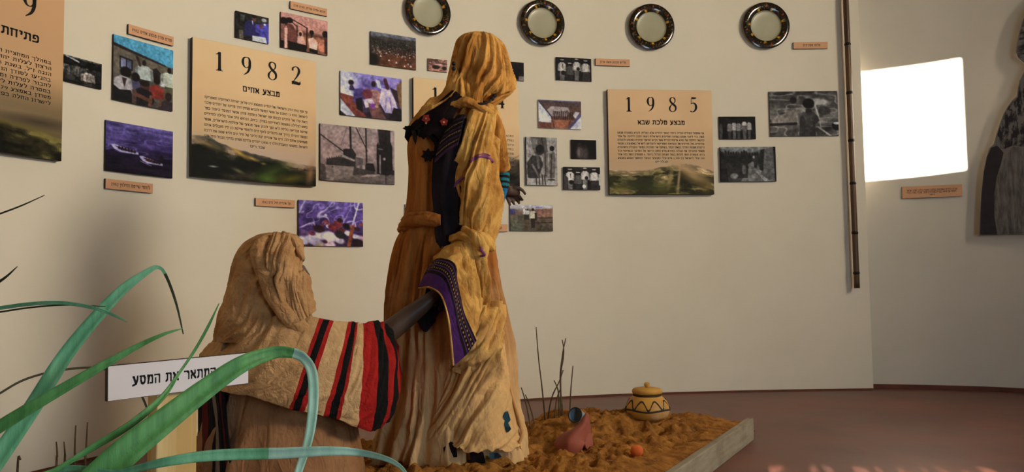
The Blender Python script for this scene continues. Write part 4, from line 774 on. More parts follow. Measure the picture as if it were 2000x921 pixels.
# village path
p = Paint(120, 78, (60, 57, 52)); p.grad([(0, (134, 130, 122)), (.12, (110, 108, 102)), (.28, (46, 44, 40)), (.6, (58, 54, 50)), (1, (70, 66, 60))])
for k in range(22): x = k / 21; p.poly([(x - .05, .5), (x - .01, .08 + .12 * rs.random()), (x + .02, .1 + .1 * rs.random()), (x + .05, .5)], (40, 38, 34))
p.poly([(.36, 1), (.5, .5), (.58, .42), (.7, .6), (.86, 1)], (106, 101, 93)); p.poly([(.62, .7), (.7, .66), (.94, 1), (.78, 1)], (146, 140, 130)); p.poly([(.72, .8), (.8, .06), (.96, .02), (.98, 1), (.9, 1)], (92, 88, 82)); p.poly([(.72, .1), (.8, .06), (.76, .7), (.7, .66)], (44, 41, 38)); p.poly([(.95, 0), (1, 0), (1, 1), (.97, 1)], (34, 31, 29)); p.man(.63, .18, .42, (62, 58, 54), (44, 40, 38), (26, 24, 22), .24); p.ell(.6, .3, .02, .04, (150, 145, 136)); p.poly([(.06, .5), (.3, .4), (.5, .55), (.48, .9), (.05, .9)], (50, 47, 43)); p.ell(.24, .84, .07, .08, (112, 107, 98)); p.ell(.42, .66, .04, .14, (90, 85, 78)); p.poly([(0, .1), (.06, .2), (.14, 1), (0, 1)], (38, 35, 33)); p.noise(30, 18, 14, 5)
photo(((1405, 288), (1513, 285), (1514, 353), (1406, 355)), 'grey photograph of a village path between dark huts and trees', p, .02)

# ---------------------------------------------------------------- caption strips
def caption(quad, label, lines, line=None, thick=.014):
    o, w, h = board('caption_strip', quad, label, 'caption', 'caption strips on the wall', thick, MT['edge'], line)
    f = box('printed_face', (0, -.0008, 0), (w - .001, .0012, h - .001), MT['paper'], o)
    lettering('lettering', [(s, (a - .5) * w, (b - .5) * w, (.5 - v) * h, hh * h, bold) for s, a, b, v, hh, bold in lines], o, -.0022)
caption(((247, 48), (336, 71), (336, 89), (247, 67)), 'caption strip above the family photograph', [('פורט סודן מבצע אחים 1982', .07, .95, .5, .30, .012)])
caption(((565, 1), (637, 18), (637, 33), (565, 16)), 'caption strip above the pink truck photograph', [('מבצע אחים עולים, פורט סודן', .08, .94, .5, .24, .010)])
caption(((202, 349), (295, 358), (295, 376), (202, 369)), 'caption strip below the two-boats photograph', [('לוחמי שייטת וחילוץ 1982', .11, .93, .5, .32, .012)])
caption(((497, 386), (574, 391), (574, 405), (497, 402)), 'caption strip beside the purple crowd photograph', [('על אוניית חיל הים 1982', .15, .88, .5, .30, .012)])
caption(((1162, 114), (1229, 116), (1229, 129), (1162, 128)), 'caption strip beside the photograph of four men in hats', [('מליש מבצע משה סודן', .12, .88, .5, .28, .012)])
caption(((1548, 83), (1615, 81), (1615, 94), (1548, 96)), 'caption strip under the plate nearest the bamboo pole', [('צלחת מסורתית', .28, .78, .5, .32, .012)])
caption(((925, 436), (990, 439), (990, 453), (925, 451)), 'caption strip half hidden behind the hip of the standing mannequin', [('הגעה אל המחנות', .25, .82, .5, .3, .012)])
caption(((1761, 366), (1878, 358), (1879, 382), (1761, 388)), 'long caption strip under the bright square of sunlight', [('נערות יהודיות מאתיופיה במחנה המעבר בדרכן לארץ ישראל', .08, .92, .36, .15, .01), ('דמותה של אישה בבגדים מסורתיים מכפר אמובר באזור גונדר', .08, .90, .55, .15, .01), ('1984', .46, .54, .76, .13, .01)], RW)

# ---------------------------------------------------------------- plates
MT['plate_c'] = M('plate_glaze', L(176, 172, 146), L(166, 162, 136), 5, .3, spec=.5)
m, nt, bs = new_mat('plate_rim_glaze'); a = N(nt, 'ShaderNodeAttribute', attribute_name='ink'); nt.links.new(a.outputs['Color'], bs.inputs['Base Color']); bs.inputs['Roughness'].default_value = .16; bs.inputs['Coat Weight'].default_value = .5; MT['plate_r'] = m
def plate(cx, cy, rp, label, seed):
    p, t, n, _ = wall_hit(LW, cx, cy, .012)
    R = rp * p.y / FPX; root = empty('painted_plate', p, math.atan2(t.y, t.x)); tag(root, label, 'plate', 'painted plates high on the wall')
    def ring(name, prof, mt, n=96):
        V = [(r * math.cos(2 * PI * j / n), -y, r * math.sin(2 * PI * j / n)) for (r, y) in prof for j in range(n)]
        F = grid_faces(n, len(prof), True)
        if prof[-1][0] < .01: pass
        return mesh_obj(name, V, F, mt, root, True)
    k = R / .178
    body = ring('bowl', [(.05 * k, -.008), (.10 * k, -.006), (.172 * k, .020), (.178 * k, .026), (.176 * k, .028)], MT['edge'])
    c = ring('centre', [(.122 * k, .0195), (.119 * k, .0150), (.112 * k, .009), (.10 * k, .0065), (.06 * k, .006), (.03 * k, .0068), (.0005, .0075)], MT['plate_c'])
    prof = [(.118 * k + (.060 * k) * i / 10, .0185 + .012 * math.sin(PI * (i / 10) * .8)) for i in range(11)]
    rim = ring('rim', prof, MT['plate_r'], 144)
    rd = random.Random(seed); nn = 144; cols = np.zeros((len(prof), nn, 4)); cols[..., 3] = 1
    base = [L(26, 20, 14), L(44, 32, 18), L(30, 30, 22), L(58, 44, 22), L(20, 18, 20)]
    for j in range(nn):
        for i in range(len(prof)): cols[i, j, :3] = rd.choice(base)[:3]
    for q in range(7):
        j0 = int((q + .4 * rd.random()) * nn / 7)
        for dj in range(3): cols[1:4, (j0 + dj) % nn, :3] = L(204, 150, 30)[:3]
        for dj in range(1): cols[5:8, (j0 + 8 + dj) % nn, :3] = L(170, 60, 34)[:3]
    for q in range(90):
        j0 = rd.randrange(nn); i0 = rd.randrange(2, 8); cols[i0:i0 + 2, j0, :3] = rd.choice([L(96, 74, 34), L(70, 72, 54), L(100, 44, 28), L(110, 100, 70), L(36, 48, 56), L(60, 46, 24), L(70, 52, 28)])[:3]
    at = rim.data.color_attributes.new('ink', 'FLOAT_COLOR', 'POINT'); at.data.foreach_set('color', cols.reshape(-1).astype(np.float32))
plate(833, 25, 47.5, 'painted plate with dark rim, first of four from the 1982 panel', 1)
plate(1057, 47, 46, 'painted plate with dark rim beside the head of the standing mannequin', 2)
plate(1270.5, 55, 46, 'painted plate with dark rim directly above the 1985 panel', 3)
plate(1493.5, 52.5, 46.5, 'painted plate with dark rim nearest the bamboo pole', 4)

# ---------------------------------------------------------------- bamboo pole
MT['bamboo'] = M('charred_bamboo', L(40, 28, 18), L(96, 62, 30), 9, .4, .1, 50, (1, 1, .15), spec=.5)
MT['node'] = M('bamboo_node', L(20, 14, 10), rough=.6)
p, t, n, _ = wall_hit(LW, 1667, 562, .06)
root = empty('bamboo_pole', p); tag(root, 'slim dark bamboo pole hanging down the wall beside the corner', 'bamboo pole')
top = ROOM_H - .25 - p.z
V = [(0, 0, z) for z in np.linspace(0, top, 12)]
R_ = .0215
tube('cane', [(p.x, p.y, p.z + z) for z in np.linspace(0, top, 30)], [R_ * (1 - .012 * (i % 3)) for i in range(30)], MT['bamboo'], root, 14, 80, worldpts=True)
for z in (.115, .42, .80, 1.13, 1.50, 1.88):
    o = lathe('node', [(R_ * .98, -.012), (R_ * 1.12, -.004), (R_ * 1.16, 0), (R_ * 1.1, .005), (R_ * .98, .012)], MT['node'], root, 16); o.location = (0, 0, z)
box('wall_hook', (0, .035, top - .05), (.012, .05, .012), MT['edge'], root)

# ---------------------------------------------------------------- cut-out picture of a woman
MT['cut_side'] = M('cutout_board', L(120, 114, 108), rough=.7)
def grey(name, a, b, sc, st=(1, 1, 1), lo=.35, hi=.65): return M(name, L(*a), L(*b), sc, .5, stretch=st, lo=lo, hi=hi, detail=7)
cp, ct, cn, _ = wall_hit(RW, 1985, 300, .10)
root = empty('cutout_figure', cp, math.atan2(ct.y, ct.x)); tag(root, 'grey life-size cutout print of a woman in a robe on the far wall', 'cutout picture')
def cpt(px, py):                         # a pixel on the cut-out's own plane, in its local frame
    d = ray(px, py); tt = (cp - EYE).dot(cn) / d.dot(cn); q = EYE + d * tt - cp
    return (q.dot(ct), q.z)
def plate_poly(name, pts, y, th, mt, loc=None):
    q = [loc(p) if loc else cpt(*p) for p in pts]; n = len(q)
    V = [(a, y, b) for a, b in q] + [(a, y + th, b) for a, b in q]
    F = [tuple(reversed(range(n))), tuple(range(n, 2 * n))] + [(i, (i + 1) % n, n + (i + 1) % n, n + i) for i in range(n)]
    o = mesh_obj(name, V, F, mt, root); bm = bmesh.new(); bm.from_mesh(o.data); bmesh.ops.recalc_face_normals(bm, faces=bm.faces); bmesh.ops.triangulate(bm, faces=[f for f in bm.faces if len(f.verts) > 4]); bm.to_mesh(o.data); bm.free(); return o
outline = [(1912, 460), (1914, 420), (1917, 375), (1921, 335), (1926, 308), (1932, 290), (1941, 281), (1946, 262), (1954, 238), (1960, 222), (1968, 208), (1977, 196), (1986, 188), (1988, 172), (1991, 158), (1999, 142), (2006, 128), (1996, 120), (1988, 113), (1984, 101), (1986, 86), (1990, 66), (1996, 44), (2004, 24), (2016, 4), (2034, -14), (2056, -18), (2078, -8), (2094, 14), (2100, 50), (2098, 90), (2088, 118), (2080, 136), (2100, 150), (2124, 166), (2146, 200), (2162, 250), (2172, 300), (2180, 380), (2184, 452)]
plate_poly('board', outline, 0, .02, MT['cut_side'])
plate_poly('printed_arm', [(1914, 458), (1917, 380), (1922, 335), (1928, 306), (1936, 288), (1948, 284), (1960, 298), (1955, 320), (1947, 345), (1942, 380), (1942, 420), (1948, 458)], -.0010, .0009, grey('print_dark_skin', (48, 42, 46), (38, 33, 36), 14))
plate_poly('printed_dress', [(1948, 458), (1942, 420), (1942, 378), (1948, 342), (1957, 318), (1968, 300), (1978, 286), (2010, 290), (2100, 286), (2130, 320), (2140, 380), (2144, 452)], -.0010, .0009, grey('print_grey_dress', (74, 70, 68), (120, 115, 110), 6, (7, 1, 1.3), .36, .62))
plate_poly('printed_shawl', [(1944, 284), (1948, 262), (1956, 238), (1962, 222), (1970, 208), (1979, 197), (1988, 190), (1990, 172), (1993, 160), (2001, 143), (2060, 150), (2120, 168), (2150, 230), (2160, 292), (2100, 284), (2010, 288), (1978, 284), (1960, 292)], -.0010, .0009, grey('print_patterned_shawl', (34, 30, 33), (112, 106, 104), 11, (2.2, 1, 1), .47, .56))
plate_poly('printed_scarf', [(1986, 101), (1988, 86), (1992, 66), (1998, 45), (2006, 26), (2018, 6), (2036, -11), (2060, -12), (2082, 4), (2092, 40), (2080, 60), (2040, 54), (2016, 80), (2008, 116), (1996, 117), (1989, 111)], -.0010, .0009, grey('print_scarf', (40, 37, 38), (122, 116, 113), 10, (1, 1, 2.5), .45, .6))
plate_poly('printed_face', [(2010, 118), (2018, 82), (2040, 56), (2078, 62), (2090, 70), (2086, 112), (2072, 138), (2040, 146), (2012, 134)], -.0010, .0009, grey('print_face', (52, 46, 46), (66, 58, 57), 9))
box('wall_bracket', (.25, .055, .2), (.05, .07, .05), MT['edge'], root)

# ---------------------------------------------------------------- sand bed
A_ = P(1458, 812, 4.2); A_.z = 0
S_ = Vector((-.51, -.86, 0)).normalized(); T_ = Vector((-.86, .51, 0)).normalized()
def ss(a, b, x): t = np.clip((x - a) / (b - a), 0, 1); return t * t * (3 - 2 * t)
def sand_h(x, y, fine=True):
    x = np.asarray(x, float); y = np.asarray(y, float)
    t = (x - A_.x) * T_.x + (y - A_.y) * T_.y; s = (x - A_.x) * S_.x + (y - A_.y) * S_.y
    h = .096 + .085 * np.exp(-(((x + .25) / .55) ** 2 + ((y - 3.0) / .55) ** 2)) + .10 * np.exp(-(((x - .30) / .34) ** 2 + ((y - 3.95) / .26) ** 2)) + .05 * np.exp(-(((x - .75) / .3) ** 2 + ((y - 4.12) / .22) ** 2)) + .035 * np.exp(-(((x + .45) / .5) ** 2 + ((y - 2.5) / .4) ** 2)) + .03 * np.exp(-(((x - .45) / .3) ** 2 + ((y - 3.2) / .3) ** 2))
    h = h - .045 * np.exp(-(((x - .22) / .12) ** 2 + ((y - 3.42) / .10) ** 2)) + .03 * (fbm(x * 3.1, y * 3.1, 3) - .5)
    if fine:
        q = ss(.0, .25, t)
        h = h + q * (.030 * (ridges(x * 9, y * 9, 5) - .5) + .045 * (fbm(x * 26, y * 26, 8, 3) - .5) + .022 * (vnoise(x * 44 + 3, y * 44, 9) - .5) - .030 * np.clip(vnoise(x * 17, y * 17, 12) - .68, 0, 1) / .32)
    h = np.minimum(h, .096 + .35 * np.clip(t, 0, 3))
    back = 4.50 + .04 * np.sin(x * 9) - .42 * ss(.5, -.2, x)
    m = ss(0, .30, back - y) * ss(-1.32, -1.0, x) * ss(1.75, 2.1, y)
    h = h * m - .02 * (1 - m)
    return h
nt_, ns_ = 420, 420
tt, sv = np.meshgrid(np.linspace(.012, 2.75, nt_), np.linspace(-1.15, 2.75, ns_))
gx, gy = A_.x + T_.x * tt + S_.x * sv, A_.y + T_.y * tt + S_.y * sv
gz = sand_h(gx, gy)
keep = (gx > -1.36) & (gy > 1.7) & (gy < 4.62)
idx = -np.ones(keep.shape, int); idx[keep] = np.arange(keep.sum())
V = np.stack([gx[keep], gy[keep], gz[keep]], -1)
F = [(idx[j, i], idx[j + 1, i], idx[j + 1, i + 1], idx[j, i + 1]) for j in range(ns_ - 1) for i in range(nt_ - 1) if keep[j, i] and keep[j + 1, i] and keep[j + 1, i + 1] and keep[j, i + 1] and max(gz[j, i], gz[j + 1, i], gz[j + 1, i + 1], gz[j, i + 1]) > -.012]
MT['sand'] = M('rough_earth', L(178, 122, 56), L(122, 76, 32), 16, .95, .9, 90, c3=L(84, 50, 24), s3=14, detail=9, spec=.1)
tag(mesh_obj('sand', V, F, MT['sand'], None, True), 'bed of loose clumpy ochre earth under the two mannequins', 'earth', kind='stuff')
# the plank along its side
MT['plank'] = M('weathered_plank', L(158, 148, 128), L(138, 126, 106), 5, .8, .3, 60, (1, 8, 8), c3=L(116, 104, 88), s3=3)
L_ = 2.9; th = .035
o = box('border_plank', (0, 0, 0), (L_, th, .115), MT['plank'])
c = A_ + S_ * (L_ / 2) - T_ * (th / 2 + .002); o.location = (c.x, c.y, .0575); o.rotation_euler = (0, 0, math.atan2(S_.y, S_.x)); bev(o, .004, 2)
tag(o, 'weathered grey plank edging the bed of earth', 'plank')

# ---------------------------------------------------------------- things on the earth
def ground(px, py, lo=2.0, hi=4.6):
    d = ray(px, py)
    for Y in np.linspace(lo, hi, 900):
        q = EYE + d * (Y / d.y)
        if q.z <= float(sand_h(q.x, q.y)): return q
    return EYE + d * (hi / d.y)
# lidded pot
MT['pot'] = M('ochre_pot_glaze', L(206, 156, 70), L(182, 128, 52), 6, .6, .2, 30, c3=L(200, 176, 136), s3=7)
MT['pot_line'] = M('pot_brown_paint', L(52, 42, 32), rough=.7)
g = ground(1265, 812, 3.8, 4.6); pk = g.y / FPX
root = empty('lidded_pot', (g.x, g.y, g.z - .012)); tag(root, 'small yellow lidded clay pot with dark zigzag lines on the earth', 'pot')
prof = [(.001, 0), (.34, .0), (.42, .07), (.46, .18), (.445, .28), (.39, .38), (.32, .45), (.275, .49), (.265, .53)]
PW = 92 * pk
pr = [(r * PW * 1.0, z * PW) for r, z in prof]
lathe('body', pr, MT['pot'], root, 48, wob=.03)
lathe('lid', [(q * PW, z * PW) for q, z in ((.26, .525), (.305, .53), (.318, .56), (.312, .60), (.28, .625), (.16, .645), (.001, .65))], MT['pot'], root, 48, wob=.03)
o = lathe('knob', [(q * PW, z * PW) for q, z in ((.045, .635), (.04, .66), (.065, .69), (.06, .73), (.035, .75), (.001, .755))], MT['pot'], root, 20)
rfun = lambda z: np.interp(z, [q[1] for q in pr], [q[0] for q in pr])
def pot_line(name, pts, r=.0045):
    return tube(name, [((rfun(z * PW) + .001) * math.cos(a), (rfun(z * PW) + .001) * math.sin(a), z * PW) for a, z in pts], r, MT['pot_line'], root, 6, 12 * len(pts), worldpts=True, local=True)
pot_line('painted_band', [(2 * PI * k / 24, .21 + .012 * math.sin(k)) for k in range(25)])
pot_line('painted_band', [(2 * PI * k / 24, .495) for k in range(25)], .006)
pot_line('painted_zigzag', [(a, z) for k in range(9) for a, z in ((2 * PI * k / 9 - .3, .23), (2 * PI * (k + .5) / 9 - .3, .40))] + [(2 * PI - .3, .23)])
# broken red jug lying on its side
MT['terra'] = M('red_clay', L(158, 84, 66), L(128, 64, 52), 5, .7, .2, 40)
g = ground(1112, 872, 2.6, 4.2)
root = empty('broken_jug', g); tag(root, 'broken piece of a red clay jug half sunk in the earth', 'broken jug')
u = g.y / FPX
def shard(name, prof, a0, a1, n=26, jag=.0, seed=2):
    V = []; k = len(prof)
    for i, (r, z) in enumerate(prof):
        for j in range(n):
            a = a0 + (a1 - a0) * j / (n - 1); e = jag * (vnoise(j * .6, 1.0, seed) - .5) * (i / (k - 1)) ** 2
            V.append(((r + 0 * e) * math.cos(a), r * math.sin(a), z + e))
    o = mesh_obj(name, V, grid_faces(n, k), MT['terra'], root, True); solid(o, .010); return o
g_ = g.y
JW = [[(1143, 812, .03), (1146, 807, .02), (1149, 812, .03)], [(1122, 837, .02), (1138, 830, -.04), (1152, 840, .02)], [(1096, 850, .03), (1122, 847, -.07), (1154, 864, .0)], [(1082, 872, .02), (1108, 866, -.09), (1140, 868, -.06)], [(1078, 896, .0), (1106, 894, -.08), (1132, 890, -.06)]]
cloth('jug_wall', [[(x, y, g_ + d) for x, y, d in r] for r in JW], MT['terra'], root, 30, 30, 0, 1, 1, micro=.0006, thick=.012)
JS = [[(1147, 846, -.01), (1154, 848, .0)], [(1140, 864, -.05), (1156, 866, -.02)], [(1146, 880, -.05), (1155, 880, -.03)], [(1150, 890, -.04), (1153, 890, -.03)]]
cloth('broken_edge', [[(x, y, g_ + d) for x, y, d in r] for r in JS], MT['terra'], root, 12, 20, 0, 1, 1, micro=.0006, thick=.014)
# blue cup lying down
MT['blue'] = M('blue_grey_glaze', L(134, 154, 164), L(96, 116, 128), 7, .4)
MT['dark'] = M('dark_inside', L(40, 44, 48), rough=.7)
g = ground(1138, 830, 3.0, 4.4); u = g.y / FPX
root = empty('tin_cup', (g.x, g.y, g.z)); tag(root, 'dented blue-grey cup lying in the earth behind the red jug', 'cup')
root.rotation_euler = (math.radians(70), math.radians(-18), math.radians(-25)); root.location = P(1134, 814, g.y); root.scale = (.8, .8, .8)
lathe('bowl', [(.001, -.02), (11 * u, -.02), (14 * u, .0), (16.5 * u, .05), (17.5 * u, .075), (16.6 * u, .075), (15 * u, .05), (12.5 * u, .02), (.001, .015)], MT['blue'], root, 28, wob=.12)
tube('rim', [(17.2 * u * math.cos(a), 17.2 * u * math.sin(a), .076) for a in np.linspace(0, 2 * PI, 20)], .0035, MT['dark'], root, 6, 40, worldpts=True, local=True)
# orange
g = ground(1244, 889, 2.4, 4.2); r = 12.5 * g.y / FPX
bm = bmesh.new(); bmesh.ops.create_icosphere(bm, subdivisions=4, radius=r)
for v in bm.verts: v.co *= 1 + .06 * (vnoise(v.co.x * 60 + 9, v.co.z * 60 + v.co.y * 30, 2) - .5); v.co.z *= .9
me = bpy.data.meshes.new('orange_ball'); bm.to_mesh(me); bm.free(); me.materials.append(M('orange_rind', L(224, 110, 44), L(206, 92, 36), 20, .6, .2, 90)); me.polygons.foreach_set('use_smooth', [True] * len(me.polygons))
o = bpy.data.objects.new('orange_ball', me); COL.objects.link(o); o.location = (g.x, g.y, g.z + r * .72); tag(o, 'small round orange ball lying on the earth', 'ball')
# dry stalks
MT['stalk'] = M('dry_stalk', L(104, 88, 58), L(70, 56, 36), 40, .8)
def stalks(name, label, lst, Yf, group):
    b0 = P(*lst[0][0], Yf[0]); b0.z = float(sand_h(b0.x, b0.y)); root = empty(name, b0); tag(root, label, 'dry grass', group)
    for s, Y in zip(lst, Yf):
        pts = [tuple(P(x, y, Y)) for x, y in s]
        zb = float(sand_h(pts[0][0], pts[0][1])) - .015
        if pts[0][2] > zb: pts = [(pts[0][0], pts[0][1], zb)] + pts
        n = len(pts)
        o = tube('stalk', pts, [.0045 * (1 - .45 * i / (n - 1)) for i in range(n)], MT['stalk'], root, 6, 26, worldpts=True)
    return root
stalks('dry_reed', 'tall thin dry reed stalks rising from the earth beside the gown', [[(1064, 812), (1059, 760), (1052, 700), (1047, 638)], [(1099, 806), (1094, 740), (1099, 690), (1105, 660)], [(1095, 735), (1100, 700), (1101, 680), (1098, 663)], [(1113, 806), (1115, 760), (1119, 714)], [(1071, 812), (1078, 775), (1092, 745), (1100, 722)]], [3.9, 3.9, 3.9, 3.92, 3.88], 'dry stalks in the earth')
stalks('dry_reed', 'short bent dry twig stalks behind the hem of the gown', [[(1036, 832), (1030, 800), (1024, 775), (1018, 756)], [(1044, 826), (1034, 790), (1026, 770)], [(1092, 806), (1091, 770), (1088, 755), (1082, 742)], [(1084, 808), (1087, 780), (1094, 760)]], [3.8, 3.8, 3.86, 3.86], 'dry stalks in the earth')

# ---------------------------------------------------------------- the two mannequins
MT['skin'] = M('dark_brown_mannequin_skin', L(92, 70, 57), L(76, 56, 46), 9, .5, .1, 40, spec=.35)
MT['ochre'] = M('aged_ochre_cotton', L(220, 170, 92), L(180, 126, 60), 11, .9, .9, 60, c3=L(124, 74, 34), s3=8, spec=.1, detail=9, lo=.40, hi=.60)
MT['scarf'] = M('golden_headscarf_cotton', L(216, 160, 84), L(174, 114, 50), 12, .9, .9, 55, (1, 1, .5), c3=L(124, 72, 30), s3=9, spec=.1, detail=9, lo=.40, hi=.60)
MT['brown'] = M('brown_gown_cotton', L(176, 112, 54), L(140, 82, 36), 9, .92, .4, 70, (2.2, 2.2, .35), c3=L(110, 62, 28), s3=6, spec=.1, detail=8)
MT['dusty'] = M('dusty_pale_cotton', L(226, 186, 132), L(196, 140, 78), 6, .95, .4, 70, (1.6, 1.6, .6), c3=L(142, 90, 44), s3=5.5, spec=.1, detail=8)
dusted(MT['brown'], L(222, 184, 132), .30, .95, .85); dusted(MT['ochre'], L(226, 188, 136), .45, .85, .6)
MT['kscarf'] = M('crumpled_brown_headscarf', L(202, 158, 110), L(172, 126, 82), 10, .92, .75, 55, (1, 1, 1.6), c3=L(156, 112, 70), s3=7, spec=.1, detail=8)
MT['kgown'] = M('brown_kneeling_gown', L(164, 120, 84), L(138, 96, 64), 9, .92, .4, 60, c3=L(112, 72, 42), s3=5, spec=.1, detail=8)
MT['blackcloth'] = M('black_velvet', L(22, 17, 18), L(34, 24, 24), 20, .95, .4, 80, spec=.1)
MT['purple'] = M('purple_ribbon', L(138, 74, 128), L(112, 54, 106), 30, .8)
MT['redflower'] = M('red_embroidery', L(150, 40, 36), L(112, 26, 28), 40, .8, .5, 150)
MT['plum'] = M('dark_plum', L(34, 20, 30), L(16, 11, 14), 8, .9, .2, 60)
for k_ in ('ochre', 'scarf', 'brown', 'dusty', 'kgown'): crinkle(MT[k_], 9, .6, .3, (1, 1, .4))
crinkle(MT['kscarf'], 13, .5, .3, (1, 1, .9))
stain(MT['ochre'], tuple(P(955, 708, 2.95)), .085, L(84, 52, 26)); stain(MT['ochre'], tuple(P(925, 850, 2.91)), .075, L(120, 78, 42))
def seg(pts, rad, n=14, ns=30):
    q = catmull(np.hstack([np.array([tuple(p) for p in pts]), np.array(rad)[:, None]]), ns)
    V = []; tan = np.gradient(q[:, :3], axis=0)
    for i in range(ns):
        t = Vector(tan[i]).normalized(); s = t.cross(Vector((.3, -1, .2))).normalized(); w = s.cross(t)
        V += [Vector(q[i, :3]) + (s * math.cos(2 * PI * j / n) + w * math.sin(2 * PI * j / n)) * abs(q[i, 3]) for j in range(n)]
    F = grid_faces(n, ns, True) + [tuple(reversed(range(n))), tuple((ns - 1) * n + j for j in range(n))]
    return V, F
def ball(c, r, f=Vector((0, 1, 0)), nu=22, nv=14):
    """an ellipsoid; r = (sideways, along f, up)"""
    f = Vector(f).normalized(); s = f.cross(Vector((0, 0, 1))).normalized(); w = s.cross(f)
    V = []
    for i in range(nv):
        a = PI * (i + .5) / nv
        for j in range(nu):
            b = 2 * PI * j / nu; V.append(Vector(c) + s * (r[0] * math.sin(a) * math.cos(b)) + f * (r[1] * math.sin(a) * math.sin(b)) + w * (r[2] * math.cos(a)))
    return V, grid_faces(nu, nv, True) + [tuple(reversed(range(nu))), tuple((nv - 1) * nu + j for j in range(nu))]
def head(c, f, k=1.0):
    """skull, jaw, brow, nose, lips, chin, eyes and ears, looking along f"""
    f = Vector(f).normalized(); s = f.cross(Vector((0, 0, 1))).normalized(); u = Vector((0, 0, 1)); c = Vector(c)
    q = lambda a, b, d: c + (s * a + f * b + u * d) * k
    R = lambda *r: tuple(x * k for x in r)
    out = [ball(q(0, -.012, .022), R(.074, .094, .088), f), ball(q(0, .028, -.035), R(.058, .062, .078), f), ball(q(0, .062, -.098), R(.024, .022, .018), f)]
    out += [seg([q(0, .086, .012), q(0, .100, -.012), q(0, .108, -.032)], [.009 * k, .010 * k, .014 * k]), ball(q(.014, .094, -.034), R(.008, .010, .008), f), ball(q(-.014, .094, -.034), R(.008, .010, .008), f)]
    out += [ball(q(0, .084, -.062), R(.026, .012, .007), f), ball(q(0, .082, -.074), R(.023, .012, .008), f), seg([q(-.05, .066, .026), q(-.02, .084, .034), q(.02, .084, .034), q(.05, .066, .026)], [.008 * k, .010 * k, .010 * k, .008 * k])]
    out += [ball(q(.03, .072, .008), R(.014, .012, .010), f), ball(q(-.03, .072, .008), R(.014, .012, .010), f)]
    out += [ball(q(.076, -.008, -.012), R(.010, .020, .032), f), ball(q(-.076, -.008, -.012), R(.010, .020, .032), f)]
    return out
def hand(wrist, d, side, up, k=1.0, curl=.3, spread=1.0, thumb=1):
    """palm, four unequal bent fingers and a thumb; d = where the hand points, side = towards the thumb, up = back of the hand"""
    d = Vector(d).normalized(); side = (Vector(side) - d * Vector(side).dot(d)).normalized(); up = (Vector(up) - d * Vector(up).dot(d) - side * Vector(up).dot(side)).normalized(); w = Vector(wrist)
    out = [seg([w - d * .02 * k, w + d * .02 * k], [.026 * k, .027 * k])]
    for o_ in (-.024, -.008, .008, .024): out.append(seg([w + side * o_ * .6 * k, w + d * .045 * k + side * o_ * k, w + d * .085 * k + side * o_ * 1.15 * k], [.016 * k, .016 * k, .0125 * k]))
    for i, (o_, l) in enumerate(((.028, .072), (.0095, .082), (-.0095, .075), (-.027, .060))):
        b = w + d * .082 * k + side * o_ * k; sp = side * (o_ * 4.0 * spread); c = curl * (1 + .25 * i)
        p1 = b + (d + sp * 1.6 - up * c * .5).normalized() * l * .45 * k; p2 = p1 + (d + sp - up * c * 1.5).normalized() * l * .32 * k; p3 = p2 + (d + sp * .5 - up * c * 2.8).normalized() * l * .26 * k
        out.append(seg([b - d * .015 * k, b, p1, p2, p3], [.0095 * k, .0095 * k, .0085 * k, .0078 * k, .006 * k], 10, 26))
    b = w + d * .022 * k + side * .024 * k; p1 = b + (side * .8 + d * .75 - up * .2).normalized() * .038 * k; p2 = p1 + (side * .5 + d - up * .3).normalized() * .03 * k
    out.append(seg([b - side * .012 * k, b, p1, p2, p2 + (d - up * .3) * .010 * k], [.014 * k, .0135 * k, .0105 * k, .009 * k, .006 * k], 10, 26))
    return out
def union_body(name, parts, m, parent, voxel=.0042):
    V, F = [], []
    for v, f in parts:
        k = len(V); V += [tuple(x) for x in v]; F += [tuple(k + i for i in q) for q in f]
    t = mesh_obj('tmp', V, F); md = t.modifiers.new('r', 'REMESH'); md.mode = 'VOXEL'; md.voxel_size = voxel; md.use_smooth_shade = True
    sm = t.modifiers.new('s', 'SMOOTH'); sm.iterations = 4; sm.factor = .5
    bpy.context.view_layer.update(); me = bpy.data.meshes.new_from_object(t.evaluated_get(bpy.context.evaluated_depsgraph_get()))
    old = t.data; bpy.data.objects.remove(t); bpy.data.meshes.remove(old)
    me.name = name; me.materials.clear(); me.materials.append(m); me.polygons.foreach_set('use_smooth', [True] * len(me.polygons))
    o = bpy.data.objects.new(name, me); COL.objects.link(o); hang(o, parent); return o

# ---- standing
f0 = P(890, 872, 3.2); f0.z = float(sand_h(f0.x, f0.y, False))
ST = empty('standing_mannequin', f0)
tag(ST, 'tall standing mannequin in an ochre gown and headscarf, seen from behind', 'mannequin')
fs = Vector((.55, .83, 0)).normalized(); rs_ = fs.cross(Vector((0, 0, 1)))
hc = P(937, 130, 3.22)
parts = head(hc, fs, .98)
parts += [seg([P(930, 160, 3.21), P(918, 195, 3.21), P(906, 232, 3.22)], [.052, .05, .06])]
parts += [seg([P(906, 222, 3.22), P(896, 280, 3.21), P(886, 350, 3.2), P(880, 430, 3.2), P(876, 500, 3.2), P(876, 540, 3.2)], [.06, .105, .105, .085, .115, .105], 20, 40)]
parts += [seg([P(850, 246, 3.17), P(905, 234, 3.22), P(952, 238, 3.27)], [.045, .06, .045])]
parts += [seg([P(952, 238, 3.27), P(966, 290, 3.29), P(975, 335, 3.31)], [.046, .042, .034]), seg([P(975, 335, 3.31), P(981, 356, 3.36), P(988, 372, 3.42)], [.034, .030, .024])]
parts += [seg([P(986, 372, 3.42), P(997, 373, 3.43), P(1007, 375, 3.44), P(1013, 377, 3.445)], [.022, .023, .020, .012])]
